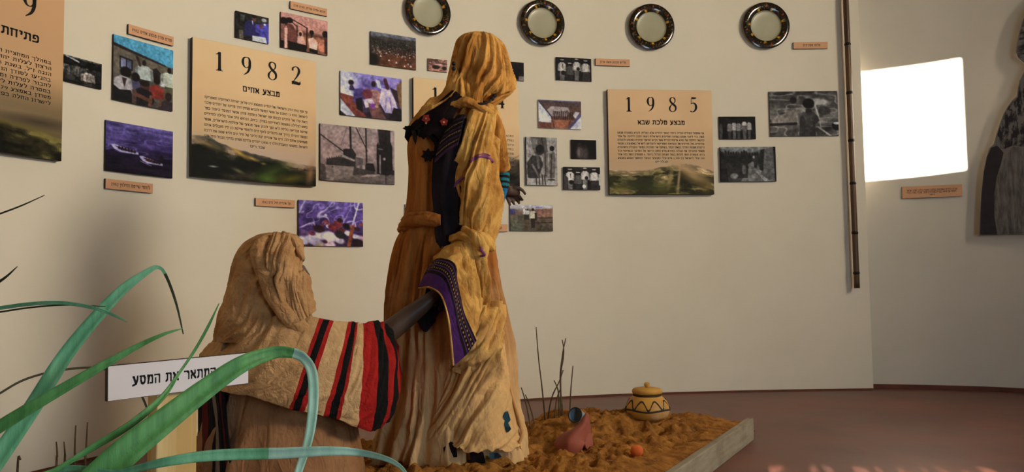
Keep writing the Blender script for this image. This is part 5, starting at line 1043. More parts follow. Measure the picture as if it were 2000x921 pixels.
for q in ([(1004, 367, 3.42), (1013, 367, 3.42), (1021, 372, 3.425), (1027, 380, 3.43)], [(1006, 379, 3.45), (1014, 383, 3.45), (1018, 388, 3.445), (1022, 391, 3.44)], [(1002, 380, 3.45), (1008, 387, 3.455), (1012, 393, 3.45), (1015, 398, 3.445)], [(995, 380, 3.45), (999, 388, 3.455), (1002, 394, 3.45), (1005, 400, 3.445)], [(988, 378, 3.44), (991, 387, 3.44), (994, 394, 3.44), (997, 402, 3.435)]):
    parts += [seg([P(*a) for a in q], [.0105, .0085, .0078, .0058], 10, 26)]
parts += [seg([P(850, 246, 3.17), P(872, 350, 3.15), P(895, 470, 3.06)], [.046, .042, .036]), seg([P(895, 470, 3.06), P(890, 515, 3.0), P(880, 548, 2.99)], [.036, .032, .026])]
parts += hand(P(880, 550, 2.99), P(862, 590, 2.98) - P(880, 550, 2.99), (1, 0, .2), (0, 1, 0), .85, .7)
for x0, x1, x2 in ((858, 852, 850), (898, 908, 915)):
    an = P(x2, 862, 3.16)
    parts += [seg([P(x0, 535, 3.2), P(x1, 690, 3.19), P((x1 + x2) / 2, 760, 3.17), an], [.085, .06, .055, .036])]
    parts += [seg([an - fs * .035 + Vector((0, 0, -.02)), an + fs * .05 + Vector((0, 0, -.035)), an + fs * .16 + Vector((0, 0, -.045))], [.036, .036, .022])]
union_body('body', parts, MT['skin'], ST)
gown = loft('gown', [(222, 850, 930, 3.21, .08), (240, 812, 960, 3.21, .11), (280, 801, 964, 3.21, .135), (340, 803, 960, 3.21, .14), (400, 799, 962, 3.21, .135), (430, 793, 962, 3.21, .13), (452, 790, 958, 3.21, .14), (480, 784, 957, 3.21, .15), (540, 777, 962, 3.21, .165), (600, 774, 970, 3.21, .18), (680, 772, 982, 3.21, .20), (760, 772, 984, 3.21, .215), (820, 766, 990, 3.2, .235), (860, 759, 996, 3.2, .245), (888, 754, 998, 3.2, .25)],
    MT['brown'], ST, 220, 200, lambda t: .016 + .020 * min(1, max(0, (t - .3) * 3)) + .13 * max(0, t - .42), 20, .8, .5, 4)
# sash round the waist of the gown
tube('sash', [(786, 446, 3.2), (800, 436, 3.11), (830, 430, 3.055), (862, 430, 3.045)], [.020, .024, .024, .02], MT['brown'], ST, 14, 60, lump=.5)
tube('sash', [(787, 430, 3.21), (803, 422, 3.12), (832, 420, 3.06), (864, 422, 3.05)], [.010, .015, .015, .012], MT['brown'], ST, 12, 50, lump=.5, seed=8)
# dark plum panel between gown and wrap
cloth('dark_middle_panel', [[(858, 236, 3.09), (880, 232, 3.05), (925, 232, 3.06)], [(848, 300, 3.06), (872, 300, 3.035), (915, 300, 3.04)], [(844, 370, 3.055), (868, 370, 3.035), (905, 370, 3.04)], [(850, 430, 3.05), (872, 430, 3.035), (910, 440, 3.045)], [(856, 492, 3.05), (880, 492, 3.035), (915, 500, 3.045)]], MT['plum'], ST, 40, 60, .012, 3, 1.5, seed=21)
band_stops = [(0, L(26, 16, 22)), (.10, L(66, 38, 62)), (.16, L(28, 18, 24)), (.42, L(70, 40, 66)), (.47, L(28, 18, 24)), (.68, L(64, 36, 60)), (.73, L(30, 18, 26)), (.92, L(72, 40, 68))]
MT['embroid'] = ramp_mat('embroidered_border', band_stops, 1, .85, .012, .3, .3, (20, [.29, .57, .83], .022, L(176, 140, 84)))
cloth('embroidered_yoke', [[(884, 236, 3.04), (896, 226, 3.03), (910, 224, 3.02)], [(866, 262, 3.035), (884, 250, 3.02), (904, 240, 3.01)], [(856, 288, 3.03), (876, 272, 3.015), (900, 260, 3.005)], [(848, 318, 3.035), (870, 298, 3.02), (894, 282, 3.005)]], MT['embroid'], ST, 40, 40, .004, 3, 1)
# golden wrap over the shoulder and arm
wrap = loft('shoulder_wrap', [(203, 922, 952, 3.18, .04), (214, 906, 968, 3.16, .08), (238, 897, 969, 3.15, .11), (280, 890, 968, 3.14, .13), (320, 885, 966, 3.13, .135), (350, 880, 965, 3.13, .135), (400, 880, 971, 3.13, .135), (436, 890, 966, 3.13, .125), (462, 900, 958, 3.13, .115), (482, 903, 956, 3.13, .11)],
    MT['ochre'], ST, 200, 160, lambda t: .022 + .022 * t, 12, 1.1, 3.4, 12, micro=.0026)
tw = bvh(wrap)
def ribbon(name, pts, w, m, tree, off=.003, n=30):
    q = catmull(pts, n); t = np.gradient(q, axis=0); t /= np.linalg.norm(t, axis=1, keepdims=True); nn = np.stack([-t[:, 1], t[:, 0]], 1)
    V = []
    for i in range(n):
        ww = w * (.8 + .4 * vnoise(i * .5, 2.0, 4))
        for s in (-.5, 0, .5): V.append(on(tree, *(q[i] + nn[i] * ww * s), off))
    o = mesh_obj(name, V, grid_faces(3, n), m, None, True); solid(o, .0012); hang(o, ST); return o
ribbon('purple_stripe', [(918, 316), (930, 308), (946, 305), (958, 310), (964, 317)], 4.5, MT['purple'], tw)
ribbon('purple_stripe', [(922, 309), (934, 302), (948, 300), (958, 304)], 2.2, MT['purple'], tw)
ribbon('purple_stripe', [(884, 366), (893, 356), (905, 345)], 5, MT['purple'], tw)
# headscarf
hs = loft('headscarf', [(67, 918, 944, 3.21, .025), (71, 904, 962, 3.21, .065), (82, 894, 976, 3.21, .095), (105, 889, 987, 3.21, .115), (140, 883, 996, 3.21, .125), (165, 879, 998, 3.21, .125), (180, 880, 991, 3.21, .118), (194, 886, 974, 3.21, .10), (206, 898, 958, 3.21, .085)],
    MT['scarf'], ST, 220, 150, lambda t: .005 + .026 * max(0, min(1, t * 1.8 - .2)), 22, 1.2, 3.2, 31, micro=.003)
cloth('headscarf_fold', [[(972, 96, 3.16), (984, 100, 3.18), (990, 110, 3.22)], [(968, 140, 3.12), (986, 140, 3.13), (998, 145, 3.2)], [(966, 172, 3.12), (984, 178, 3.12), (998, 170, 3.2)], [(960, 186, 3.13), (974, 184, 3.13), (988, 178, 3.2)]], MT['scarf'], ST, 30, 40, .012, 3, 1, seed=17)
cloth('headscarf_tail', [[(890, 128, 3.12), (900, 150, 3.09), (912, 178, 3.08)], [(878, 160, 3.11), (888, 174, 3.07), (902, 190, 3.07)], [(858, 188, 3.11), (868, 196, 3.07), (880, 200, 3.07)], [(836, 200, 3.11), (844, 208, 3.07), (852, 216, 3.08)], [(818, 220, 3.12), (824, 224, 3.09), (832, 230, 3.09)], [(800, 246, 3.15), (808, 248, 3.12), (816, 250, 3.11)]], MT['scarf'], ST, 30, 80, .016, 3, 3.5, seed=9, micro=.002)
cloth('headscarf_drape', [[(884, 138, 3.16), (905, 134, 3.15), (945, 138, 3.14)], [(887, 166, 3.10), (908, 164, 3.08), (944, 168, 3.075)], [(898, 190, 3.08), (914, 192, 3.05), (942, 196, 3.05)], [(905, 203, 3.08), (918, 206, 3.06), (942, 208, 3.06)]], MT['scarf'], ST, 50, 50, .02, 5, 1.2, 2, seed=6, micro=.002)
tube('rolled_scarf_edge', [(874, 204, 3.06), (890, 204, 3.05), (910, 200, 3.04), (928, 206, 3.05), (946, 214, 3.07), (962, 226, 3.09), (972, 252, 3.12), (979, 296, 3.16), (985, 330, 3.22)], [.010, .014, .018, .016, .016, .018, .020, .021, .020], MT['scarf'], ST, 14, 110, lump=.5)
# black cloth on the back with a ragged edge, flowers and a star-shaped patch
def plaque(name, pts, Y, m, th=.006, jag=0):
    q = [P(x, y, Y if not hasattr(Y, '__call__') else Y(x, y)) for x, y in pts]; n = len(q)
    V = [tuple(v) for v in q] + [tuple(v + Vector((0, th, 0))) for v in q]
    o = mesh_obj(name, V, [tuple(range(n)), tuple(reversed(range(n, 2 * n)))] + [(i, n + i, n + (i + 1) % n, (i + 1) % n) for i in range(n)], m)
    bm = bmesh.new(); bm.from_mesh(o.data); bmesh.ops.recalc_face_normals(bm, faces=bm.faces); bmesh.ops.triangulate(bm, faces=[f for f in bm.faces if len(f.verts) > 4]); bm.to_mesh(o.data); bm.free()
    hang(o, ST); return o
cloth('black_back_cloth', [[(884, 176, 3.07), (894, 182, 3.06), (906, 194, 3.06)], [(846, 207, 3.07), (868, 210, 3.045), (894, 214, 3.05)], [(818, 228, 3.085), (846, 232, 3.05), (882, 236, 3.04)], [(800, 248, 3.11), (834, 250, 3.055), (872, 256, 3.045)], [(796, 262, 3.12), (830, 262, 3.06), (862, 272, 3.05)]], MT['blackcloth'], ST, 40, 40, .008, 3, 1, ragged=.03)
rd = random.Random(4)
for i in range(11):
    x = 796 + i * 6.6; y = 250 + 8 * math.sin(i * .9) + (8 if i > 6 else 0); l = rd.uniform(8, 26)
    plaque('ragged_fringe', [(x - 6, y - 4), (x + 7, y - 4), (x + 4 + rd.uniform(-2, 2), y + l * .6), (x + rd.uniform(-4, 4), y + l), (x - 3, y + l * .5)], 3.06 if i > 1 else 3.10, MT['blackcloth'], .004)
plaque('ragged_fringe', [(800, 244), (786, 250), (792, 254), (790, 268), (797, 278), (803, 262)], 3.11, MT['blackcloth'], .004)
def star(cx, cy, r0, r1, k, ph=0): return [(cx + (r0 if i % 2 else r1) * math.cos(PI * i / k + ph), cy + (r0 if i % 2 else r1) * math.sin(PI * i / k + ph)) for i in range(2 * k)]
plaque('black_star_patch', star(836, 303, 9.5, 14.5, 7, .25), 3.052, MT['blackcloth'])
plaque('red_flower', star(832, 231, 6.5, 9, 5, .3), 3.035, MT['redflower'])
plaque('red_flower', star(867, 238, 6, 8.5, 5, .9), 3.027, MT['redflower'])
for cx, cy in ((832, 231), (832, 240), (867, 238)): plaque('flower_eye', star(cx, cy, 1.6, 2.2, 4), 3.022, MT['ochre'], .004)
# necklace cord with beads
MT['cord'] = M('black_cord', L(16, 14, 16), rough=.5)
tube('necklace_cord', [(918, 199, 3.045), (930, 202, 3.04), (944, 202, 3.045), (956, 197, 3.06), (964, 189, 3.10), (969, 180, 3.14)], .0055, MT['cord'], ST, 8, 50)
for x, y, Y in ((961, 193, 3.075), (965, 187, 3.10), (886, 124, 3.085), (886, 134, 3.08), (969, 182, 3.13)):
    v, f = ball(P(x, y, Y), (.009, .009, .009), nu=12, nv=8); o = mesh_obj('bead', v, f, MT['cord'], None, True); hang(o, ST)
# teal cuff
MT['teal'] = ramp_mat('teal_striped_cuff', [(0, L(20, 30, 34)), (.08, L(40, 128, 146)), (.16, L(20, 30, 34)), (.24, L(36, 118, 136)), (.32, L(18, 26, 30)), (.40, L(44, 132, 150)), (.48, L(18, 28, 34)), (.54, L(36, 120, 140)), (.62, L(18, 28, 32)), (.68, L(24, 112, 170))], 1, .85, .01)
loft('teal_cuff', [(322, 966, 993, 3.27, .055), (345, 967, 994, 3.29, .055), (368, 969, 991, 3.31, .05), (396, 973, 983, 3.32, .035)], MT['teal'], ST, 60, 40, lambda t: .006, 7, 1, 0, 3, cap_top=False)
# knot and hanging ends at the waist
tube('waist_knot', [(884, 470, 3.02), (900, 462, 2.99), (922, 464, 2.96), (946, 472, 2.965), (962, 486, 3.01)], [.018, .024, .028, .024, .016], MT['ochre'], ST, 16, 70, lump=.55, seed=5)
tube('waist_knot', [(906, 446, 3.0), (922, 458, 2.96), (936, 470, 2.945), (944, 490, 2.95), (938, 512, 2.96)], [.012, .018, .022, .017, .012], MT['ochre'], ST, 14, 70, lump=.5, seed=2)
cloth('hanging_end', [[(908, 468, 2.96), (926, 470, 2.95), (946, 478, 2.96)], [(900, 530, 2.97), (922, 530, 2.95), (945, 535, 2.97)], [(906, 590, 2.97), (924, 590, 2.95), (946, 592, 2.98)], [(916, 640, 2.96), (932, 640, 2.95), (950, 642, 2.97)]], MT['ochre'], ST, 40, 70, .02, 5, .8, .5, seed=14)
for q in ([(913, 474, 2.95), (916, 520, 2.93), (928, 575, 2.93), (938, 628, 2.95)], [(932, 474, 2.945), (942, 515, 2.935), (948, 560, 2.945), (950, 605, 2.97)], [(898, 474, 2.965), (906, 515, 2.915), (914, 560, 2.905), (926, 606, 2.92)]):
    tube('hanging_fold', q, [.018, .022, .020, .010], MT['ochre'], ST, 14, 70, flat=.5, lump=.6, seed=int(q[0][0]))
tube('purple_tie', [(938, 480, 2.925), (941, 490, 2.915), (946, 497, 2.92), (938, 500, 2.925)], [.003, .005, .005, .003], MT['purple'], ST, 8, 24, lump=.4)
# bell sleeve with its embroidered border; its far side hangs behind the arm
cloth('bell_sleeve', [[(860, 494, 3.03), (880, 479, 3.0), (905, 472, 2.98), (932, 490, 2.985), (944, 560, 3.0), (950, 655, 2.99)], [(852, 502, 3.01), (872, 492, 2.95), (896, 500, 2.92), (916, 540, 2.915), (926, 590, 2.915), (940, 658, 2.93)], [(845, 512, 2.99), (862, 506, 2.93), (886, 515, 2.89), (893, 552, 2.88), (904, 606, 2.88), (929, 664, 2.90)]], MT['ochre'], ST, 80, 50, .012, 5, 1, 1.0, seed=3)
MT['cuffband'] = ramp_mat('purple_embroidered_cuff', [(0, L(24, 15, 22)), (.07, L(88, 48, 100)), (.12, L(26, 16, 24)), (.27, L(96, 54, 112)), (.31, L(26, 16, 24)), (.46, L(92, 50, 108)), (.50, L(28, 17, 26)), (.60, L(84, 42, 110))], 1, .8, .012, .25, .25, (34, [.20, .39], .025, L(186, 150, 70)))
cloth('embroidered_cuff', [[(845, 511, 2.987), (862, 505, 2.927), (887, 514, 2.887), (894, 552, 2.877), (905, 606, 2.877), (930, 664, 2.897)], [(832, 532, 2.975), (848, 528, 2.915), (872, 542, 2.875), (886, 585, 2.86), (896, 636, 2.865), (912, 690, 2.885)], [(818, 560, 2.97), (838, 560, 2.91), (860, 574, 2.87), (873, 606, 2.855), (881, 656, 2.86), (886, 714, 2.88)]], MT['cuffband'], ST, 90, 50, .004, 5, 1, seed=3)
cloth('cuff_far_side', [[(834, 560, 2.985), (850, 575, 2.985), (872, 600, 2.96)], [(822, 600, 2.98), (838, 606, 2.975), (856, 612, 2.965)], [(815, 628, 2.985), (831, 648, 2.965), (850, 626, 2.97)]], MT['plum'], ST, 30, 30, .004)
tube('fraying_edge', [(818, 562, 2.965), (840, 561, 2.905), (860, 575, 2.865), (872, 606, 2.85), (880, 656, 2.855), (885, 713, 2.876)], .0032, MT['ochre'], ST, 6, 90, lump=.8)
# dusty front fall of the skirt
cloth('skirt_fall', [[(905, 590, 2.985), (935, 580, 2.97), (968, 590, 3.02), (976, 612, 3.12)], [(884, 680, 2.97), (925, 668, 2.945), (966, 672, 2.98), (986, 690, 3.10)], [(868, 765, 2.955), (915, 752, 2.92), (962, 752, 2.95), (994, 764, 3.09)], [(842, 832, 2.95), (895, 836, 2.905), (950, 832, 2.91), (1010, 836, 3.06)], [(836, 862, 2.95), (892, 874, 2.90), (952, 882, 2.90), (1014, 872, 3.06)]], MT['ochre'], ST, 120, 130, .055, 5.5, 1.3, 3.8, seed=26, micro=.002, ragged=.035, fade=lambda u, v: .25 + .75 * np.sin(PI * u) ** .7)
cloth('skirt_fold', [[(930, 600, 2.955), (948, 596, 2.945), (968, 604, 2.99)], [(922, 640, 2.935), (950, 650, 2.92), (976, 640, 2.99)], [(900, 690, 2.925), (940, 700, 2.91), (974, 690, 2.98)], [(886, 722, 2.94), (926, 742, 2.915), (968, 750, 2.965)]], MT['ochre'], ST, 60, 60, .03, 3, 2.2, 4, seed=7, micro=.002)
tube('torn_hem', [(980, 700, 3.10), (996, 760, 3.07), (1012, 812, 3.05), (1020, 846, 3.04), (1014, 866, 3.03)], [.005, .006, .007, .007, .004], MT['dusty'], ST, 8, 50, lump=.6)
MT['bluerag'] = M('blue_rag', L(44, 84, 100), L(24, 30, 36), 30, .9, lo=.45, hi=.55)
plaque('blue_patch', [(982, 806), (992, 804), (997, 820), (992, 826), (998, 838), (992, 844), (985, 830)], lambda x, y: 2.955, MT['bluerag'], .02)
plaque('blue_patch', [(956, 886), (972, 884), (980, 892), (966, 896), (955, 893)], lambda x, y: 2.86, MT['bluerag'], .02)
for pts in ([(866, 874), (880, 862), (890, 868), (893, 892), (868, 894)], [(918, 884), (932, 880), (944, 886), (948, 904), (918, 906)]): plaque('hem_shade_patch', pts, lambda x, y: 2.885, MT['blackcloth'], .02)  # black patches standing in for the shade where hem meets sand
# small tassel charm on the far hip
tube('charm', [(971, 576, 3.14), (977, 588, 3.13), (978, 598, 3.13)], [.004, .006, .004], MT['redflower'], ST, 8, 20)
tube('charm', [(977, 598, 3.13), (981, 606, 3.12), (983, 611, 3.12)], [.004, .008, .004], MT['blackcloth'], ST, 8, 20)
tube('charm_ring', [P(983 + 4.5 * math.cos(a), 620 + 8 * math.sin(a), 3.12) for a in np.linspace(0, 2 * PI, 14)], .0012, MT['stalk'], ST, 5, 40, worldpts=True)

# ---- kneeling
f1 = P(540, 905, 2.8); f1.z = float(sand_h(f1.x, f1.y, False))
KN = empty('kneeling_mannequin', f1)
tag(KN, 'kneeling mannequin wrapped in a brown shawl with red and black stripes', 'mannequin')
fk = Vector((.86, .5, 0)).normalized()
parts = head(P(545, 524, 2.80), fk, .95)
parts += [seg([P(536, 566, 2.82), P(530, 605, 2.82), P(528, 650, 2.83)], [.05, .048, .06])]
parts += [seg([P(528, 640, 2.83), P(532, 700, 2.82), P(535, 780, 2.81), P(535, 850, 2.8)], [.07, .11, .11, .13], 20, 36)]
parts += [seg([P(462, 668, 2.80), P(530, 650, 2.83), P(640, 672, 2.86)], [.045, .06, .045])]
parts += [seg([P(640, 672, 2.86), P(690, 682, 2.885), P(738, 664, 2.91)], [.046, .044, .044]), seg([P(738, 664, 2.91), P(792, 622, 2.935), P(848, 578, 2.96)], [.044, .039, .027])]
parts += hand(P(850, 577, 2.96), P(880, 548, 2.97) - P(850, 577, 2.96), (.2, -.6, 1), (-.5, -.5, .6), .9, .5)
parts += [seg([P(462, 668, 2.80), P(446, 730, 2.76), P(452, 790, 2.72)], [.046, .042, .036]), seg([P(452, 790, 2.72), P(480, 820, 2.70), P(520, 836, 2.72)], [.036, .03, .024])]
parts += hand(P(520, 836, 2.72), (1, .3, -.2), (0, -.3, 1), (-.2, -1, 0), .85, .5)
for dx, dy in ((-40, -.06), (30, .06)):
    hip = P(535 + dx, 852, 2.8 + dy); kn = hip + fk * .24; kn.z = .15; an = hip + fk * -.02 + Vector((0, 0, 0)); an.z = .15
    parts += [seg([hip, hip * .5 + kn * .5 + Vector((0, 0, .02)), kn], [.095, .085, .058]), seg([kn, (kn + an) * .5, an, an - fk * .12], [.056, .05, .034, .022])]
union_body('body', parts, MT['skin'], KN)
loft('gown', [(640, 470, 610, 2.82, .10), (680, 440, 650, 2.82, .14), (740, 424, 672, 2.82, .17), (800, 408, 682, 2.82, .20), (860, 394, 694, 2.82, .23), (930, 386, 704, 2.82, .26), (985, 380, 710, 2.82, .28)], MT['kgown'], KN, 180, 140, lambda t: .012 + .02 * t, 14, 1, .8, 8)
RED, BLK, PAL = L(176, 34, 30), L(18, 17, 17), L(222, 182, 132)
MT['shawl'] = ramp_mat('striped_shawl', [(0, L(200, 156, 108)), (.25, L(204, 160, 112)), (.416, RED), (.431, BLK), (.457, RED), (.472, PAL), (.527, RED), (.543, BLK), (.569, RED), (.584, PAL), (.664, RED), (.745, BLK), (.812, RED), (.842, BLK), (.915, RED)], 0, .9, .006, .28, .4)
crinkle(MT['shawl'], 16, .42, .3, (1, 1, 1))
cols = [[(440, 652, 2.90), (415, 672, 2.91), (396, 690, 2.90), (392, 716, 2.88), (396, 735, 2.86)], [(472, 642, 2.72), (452, 684, 2.68), (440, 728, 2.65), (436, 748, 2.645), (432, 762, 2.64)], [(522, 622, 2.68), (505, 680, 2.62), (496, 730, 2.59), (492, 752, 2.58), (490, 772, 2.58)], [(578, 616, 2.68), (562, 690, 2.61), (550, 740, 2.58), (545, 766, 2.57), (540, 788, 2.57)], [(634, 626, 2.71), (610, 700, 2.63), (594, 752, 2.59), (584, 778, 2.58), (576, 799, 2.58)],
        [(688, 632, 2.78), (677, 700, 2.67), (662, 760, 2.63), (654, 790, 2.62), (648, 815, 2.62)], [(707, 634, 2.81), (708, 700, 2.70), (704, 770, 2.66), (700, 804, 2.66), (696, 832, 2.67)], [(733, 630, 2.86), (746, 690, 2.76), (744, 760, 2.71), (738, 804, 2.72), (728, 838, 2.74)], [(757, 634, 2.90), (772, 690, 2.83), (773, 750, 2.80), (768, 786, 2.82), (757, 814, 2.85)], [(772, 652, 2.99), (778, 700, 2.97), (778, 745, 2.95), (775, 770, 2.95), (768, 788, 2.97)]]
ctrl = [[cols[c][r] for c in range(10)] for r in range(5)]
shawl = cloth('shawl', ctrl, MT['shawl'], KN, 220, 110, .018, 11, 1.1, 2.0, seed=5, micro=.0018, thick=.006)
loft('headscarf', [(454, 526, 556, 2.82, .02), (459, 505, 578, 2.82, .06), (474, 482, 588, 2.82, .095), (505, 464, 585, 2.82, .12), (545, 455, 590, 2.82, .13), (580, 448, 596, 2.82, .14), (615, 441, 598, 2.82, .155), (640, 436, 606, 2.82, .17), (662, 434, 606, 2.82, .18)], MT['kscarf'], KN, 220, 170, lambda t: .005 + .022 * t, 13, 1.2, 3.0, 16, micro=.0034)
cloth('headscarf_front', [[(524, 458, 2.75), (556, 456, 2.74), (580, 470, 2.80)], [(516, 500, 2.68), (556, 494, 2.67), (582, 508, 2.76)], [(528, 532, 2.66), (564, 526, 2.66), (588, 532, 2.74)], [(534, 552, 2.655), (570, 548, 2.65), (605, 545, 2.72)], [(552, 592, 2.66), (584, 580, 2.66), (606, 586, 2.73)], [(580, 630, 2.66), (602, 618, 2.66), (612, 606, 2.72)]], MT['kscarf'], KN, 70, 90, .022, 5, 1.6, 3, seed=22, micro=.0022)
tube('headscarf_roll', [(520, 462, 2.735), (503, 486, 2.69), (513, 530, 2.665), (532, 576, 2.655), (562, 618, 2.645), (592, 646, 2.66), (616, 664, 2.68)], [.012, .022, .027, .027, .026, .020, .006], MT['kscarf'], KN, 16, 120, flat=.5, lump=.6)
tube('headscarf_roll', [(553, 455, 2.77), (574, 468, 2.735), (584, 486, 2.73), (592, 506, 2.74)], [.008, .014, .013, .007], MT['kscarf'], KN, 12, 50, lump=.4, seed=9)
MT['dstripe'] = ramp_mat('dark_striped_cloth', [(0, L(24, 20, 22)), (.22, L(96, 28, 28)), (.32, L(20, 17, 19)), (.5, L(128, 116, 104)), (.62, L(18, 16, 18)), (.8, L(92, 26, 26)), (.86, L(20, 17, 18))], 0, .9, .02)
cloth('striped_underskirt', [[(390, 742, 2.74), (414, 748, 2.66), (440, 752, 2.63)], [(388, 830, 2.74), (420, 836, 2.63), (448, 836, 2.60)], [(384, 950, 2.72), (424, 950, 2.60), (462, 950, 2.575)]], MT['dstripe'], KN, 50, 50, .012, 3, 1, seed=2)

# ---------------------------------------------------------------- signpost
MT['pine'] = M('pale_pine', L(226, 196, 138), L(206, 168, 104), 3, .6, .05, 30, (9, 9, .35), detail=3, lo=.42, hi=.6)
MT['signw'] = M('white_sign_face', L(236, 226, 226), rough=.45)
tl, bl, tr, br_ = P(210.5, 714, 1.50), P(208.5, 784, 1.50), P(485, 688, 1.72), P(485, 748, 1.72)
a = (tl + bl) / 2; b = (tr + br_) / 2; d = b - a; rz = math.atan2(d.y, d.x); w = math.hypot(d.x, d.y); hh = ((tl - bl).length + (tr - br_).length) / 2
nrm = Vector((d.y, -d.x, 0)).normalized()
root = empty('signpost', (0, 0, 0)); tag(root, 'white name board on a pale pine post behind the grass blades', 'sign')
c = (a + b) / 2
root.location = (c.x, c.y, 0); root.rotation_euler = (0, 0, rz)
tilt = math.atan2(b.z - a.z, w)
bo = box('board', (0, 0, 0), (w, .010, hh), MT['edge'], root); bo.location = (0, .006, c.z); bo.rotation_euler = (0, -tilt, 0)
fo = box('board_face', (0, -.0062, 0), (w - .002, .0024, hh - .002), MT['signw'], bo)
lettering('lettering', [('מוצג המתאר את המסע', -.345 * w, .43 * w, .0, .27 * hh, .022)], bo, -.0078)
pw = .095
post_x = (P(345, 790, 1.62) - c).dot(d.normalized()) if False else 0.0
# the post's middle: where the ray through its middle pixel meets the plane just behind the board
dr = ray(346, 800); pl = c - nrm * .013; tt = (pl - EYE).dot(nrm) / dr.dot(nrm); q = EYE + dr * tt - c
px_ = q.x * math.cos(rz) + q.y * math.sin(rz)
e0 = EYE + ray(308, 800) * ((pl - EYE).dot(nrm) / ray(308, 800).dot(nrm)); e1 = EYE + ray(387, 800) * ((pl - EYE).dot(nrm) / ray(387, 800).dot(nrm)); pw = (Vector((e1.x - e0.x, e1.y - e0.y, 0))).length
ph = c.z - .012
po = box('post', (0, 0, 0), (pw, .045, ph), MT['pine'], root, .003); po.location = (px_, .012 + .0225, ph / 2)

# ---------------------------------------------------------------- long grass in front, and dry reeds behind it
def blade_mat(name, a, b): return M(name, L(*a), L(*b), 5, .45, .15, 60, (14, 14, .6), spec=.4)
MT['g1'] = blade_mat('green_blade', (128, 196, 150), (96, 166, 120)); MT['g2'] = blade_mat('deep_green_blade', (104, 168, 92), (74, 134, 70)); MT['g3'] = blade_mat('pale_blade_underside', (188, 226, 206), (160, 208, 184)); MT['g4'] = blade_mat('dry_dark_blade', (60, 66, 44), (44, 48, 34))
GB = Vector((-.80, .95, 0))
GR = empty('long_grass', GB); tag(GR, 'clump of long arching green grass blades in front of the signpost', 'grass plant')
def blade(pts, wid, m, Y, base=None, fold=.35, mats=None, twist=None, label=None):
    """a strap-shaped leaf with a mid-fold along (px, py) points; wid = width in pixels per point; Y one depth or one per point"""
    Ys = Y if hasattr(Y, '__len__') else [Y] * len(pts)
    p = [tuple(P(x, y, yy)) for (x, y), yy in zip(pts, Ys)]; w = [a * yy / FPX for a, yy in zip(wid, Ys)]
    if base is not None: e = Vector(p[0]) + (Vector(p[0]) - Vector(p[1])).normalized() * .12; p = [tuple(base), tuple(base.lerp(e, .5)), tuple(e)] + p; w = [w[0] * .6, w[0] * .85, w[0]] + list(w)
    n = 14 * len(p); q = catmull(np.hstack([np.array(p), np.array(w)[:, None]]), n)
    t = np.gradient(q[:, :3], axis=0); V = []
    for i in range(n):
        tv = Vector(t[i]).normalized(); view = (EYE - Vector(q[i, :3])).normalized(); s = tv.cross(view).normalized(); nn = s.cross(tv).normalized(); k = max(abs(q[i, 3]), .0006) / 2
        for u in (-1, -.5, 0, .5, 1): V.append(Vector(q[i, :3]) + s * (u * k) + nn * (abs(u) * k * fold))
    o = mesh_obj('blade', V, grid_faces(5, n), m, None, True); solid(o, .0012); hang(o, GR)
    if mats:
        o.data.materials.append(mats[0]); k = int(mats[1] * (n - 1))
        for f in o.data.polygons:
            if f.vertices[0] // 5 >= k: f.material_index = 1
    if label: o['label'] = label
    return o
r = lambda k: GB + Vector((.012 * math.cos(k * 2.4), .012 * math.sin(k * 2.4), 0)) * (k ** .5)
blade([(-8, 900), (60, 800), (136, 682), (228, 576), (288, 530), (311, 522), (326, 542), (344, 592), (358, 652)], [34, 31, 27, 20, 11, 6, 5, 4, 1.5], MT['g1'], [1.04, 1.06, 1.08, 1.1, 1.12, 1.13, 1.13, 1.12, 1.11], r(1), mats=(MT['g4'], .80))
blade([(-10, 838), (60, 795), (140, 748), (210, 708), (270, 675), (320, 652), (356, 641)], [24, 22, 19, 15, 10, 6, 1.5], MT['g2'], [1.0, 1.01, 1.03, 1.05, 1.07, 1.08, 1.1], r(2))
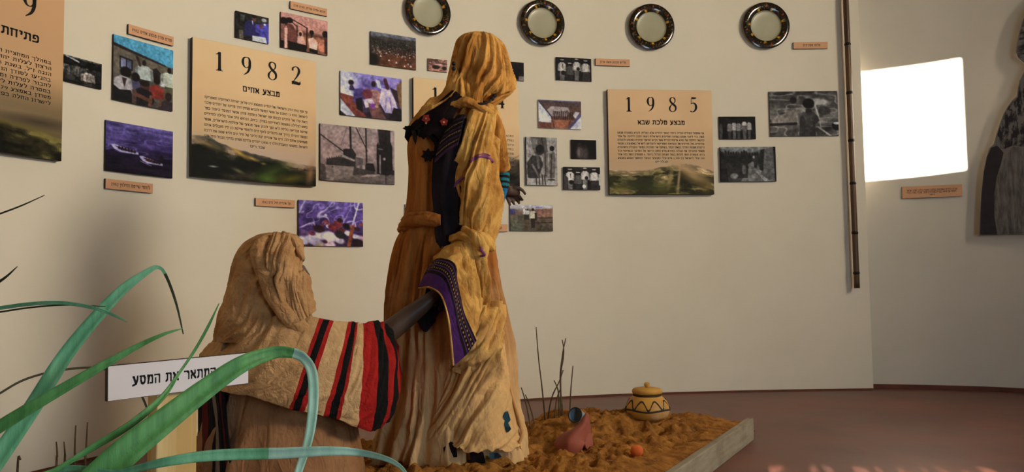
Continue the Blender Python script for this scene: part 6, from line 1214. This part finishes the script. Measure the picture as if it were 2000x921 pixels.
blade([(185, 940), (250, 878), (320, 822), (400, 760), (470, 712), (530, 689), (566, 688), (592, 698), (609, 726), (612, 780), (604, 850), (580, 930)], [62, 56, 48, 40, 33, 24, 20, 18, 19, 19, 17, 14], MT['g2'], [1.0, 1.02, 1.05, 1.09, 1.12, 1.15, 1.16, 1.16, 1.15, 1.13, 1.11, 1.09], r(3), mats=(MT['g3'], .665))
blade([(235, 922), (320, 902), (400, 890), (480, 886), (560, 884), (640, 880), (700, 883), (750, 894), (778, 908), (795, 926)], [12, 17, 20, 21, 20, 17, 13, 10, 8, 5], MT['g1'], [1.0, 1.0, 1.02, 1.04, 1.05, 1.06, 1.07, 1.06, 1.05, 1.04], r(4), mats=(MT['g3'], .55))
blade([(118, 912), (183, 872), (255, 828), (316, 776), (350, 728), (380, 684), (405, 640), (428, 592)], [9, 13, 14, 11, 5, 5, 5, 1.5], MT['g2'], [1.0, 1.02, 1.04, 1.07, 1.1, 1.12, 1.13, 1.14], r(5))
blade([(-8, 602), (60, 593), (120, 591), (180, 600), (220, 614), (248, 628)], [7, 7, 7, 6, 5, 1.5], MT['g1'], 1.05, None)
blade([(-8, 610), (60, 600), (130, 595), (206, 598)], [3, 3, 2.5, 1], MT['g4'], 1.06, None)
blade([(-8, 772), (50, 740), (120, 722), (190, 718), (236, 732), (270, 762), (288, 800), (292, 832)], [4, 4, 4, 4, 4, 4, 3.5, 1.5], MT['g4'], [1.3, 1.4, 1.55, 1.72, 1.78, 1.8, 1.8, 1.8], None)
blade([(-8, 420), (40, 402), (87, 381)], [3, 2.6, 1], MT['g4'], 1.1, None)
blade([(-8, 554), (12, 540), (34, 520)], [5, 4, 1], MT['g4'], 1.08, None)
V = []
root = empty('dry_reed', P(140, 960, 1.9)); root.location.z = 0; tag(root, 'thin dry reed stalks standing low behind the long grass', 'dry grass', 'dry stalks in the earth')
for pts in ([(110, 925), (112, 890), (110, 862)], [(126, 925), (127, 890), (125, 862)], [(146, 925), (146, 880), (148, 830)], [(166, 925), (168, 880), (171, 824)], [(34, 925), (40, 895)]):
    q = [tuple(P(x, y, 1.9)) for x, y in pts]; q = [(q[0][0], q[0][1], 0)] + q
    tube('stalk', q, [.0035, .003, .0026, .0016][:len(q)], MT['stalk'], root, 6, 20, worldpts=True)
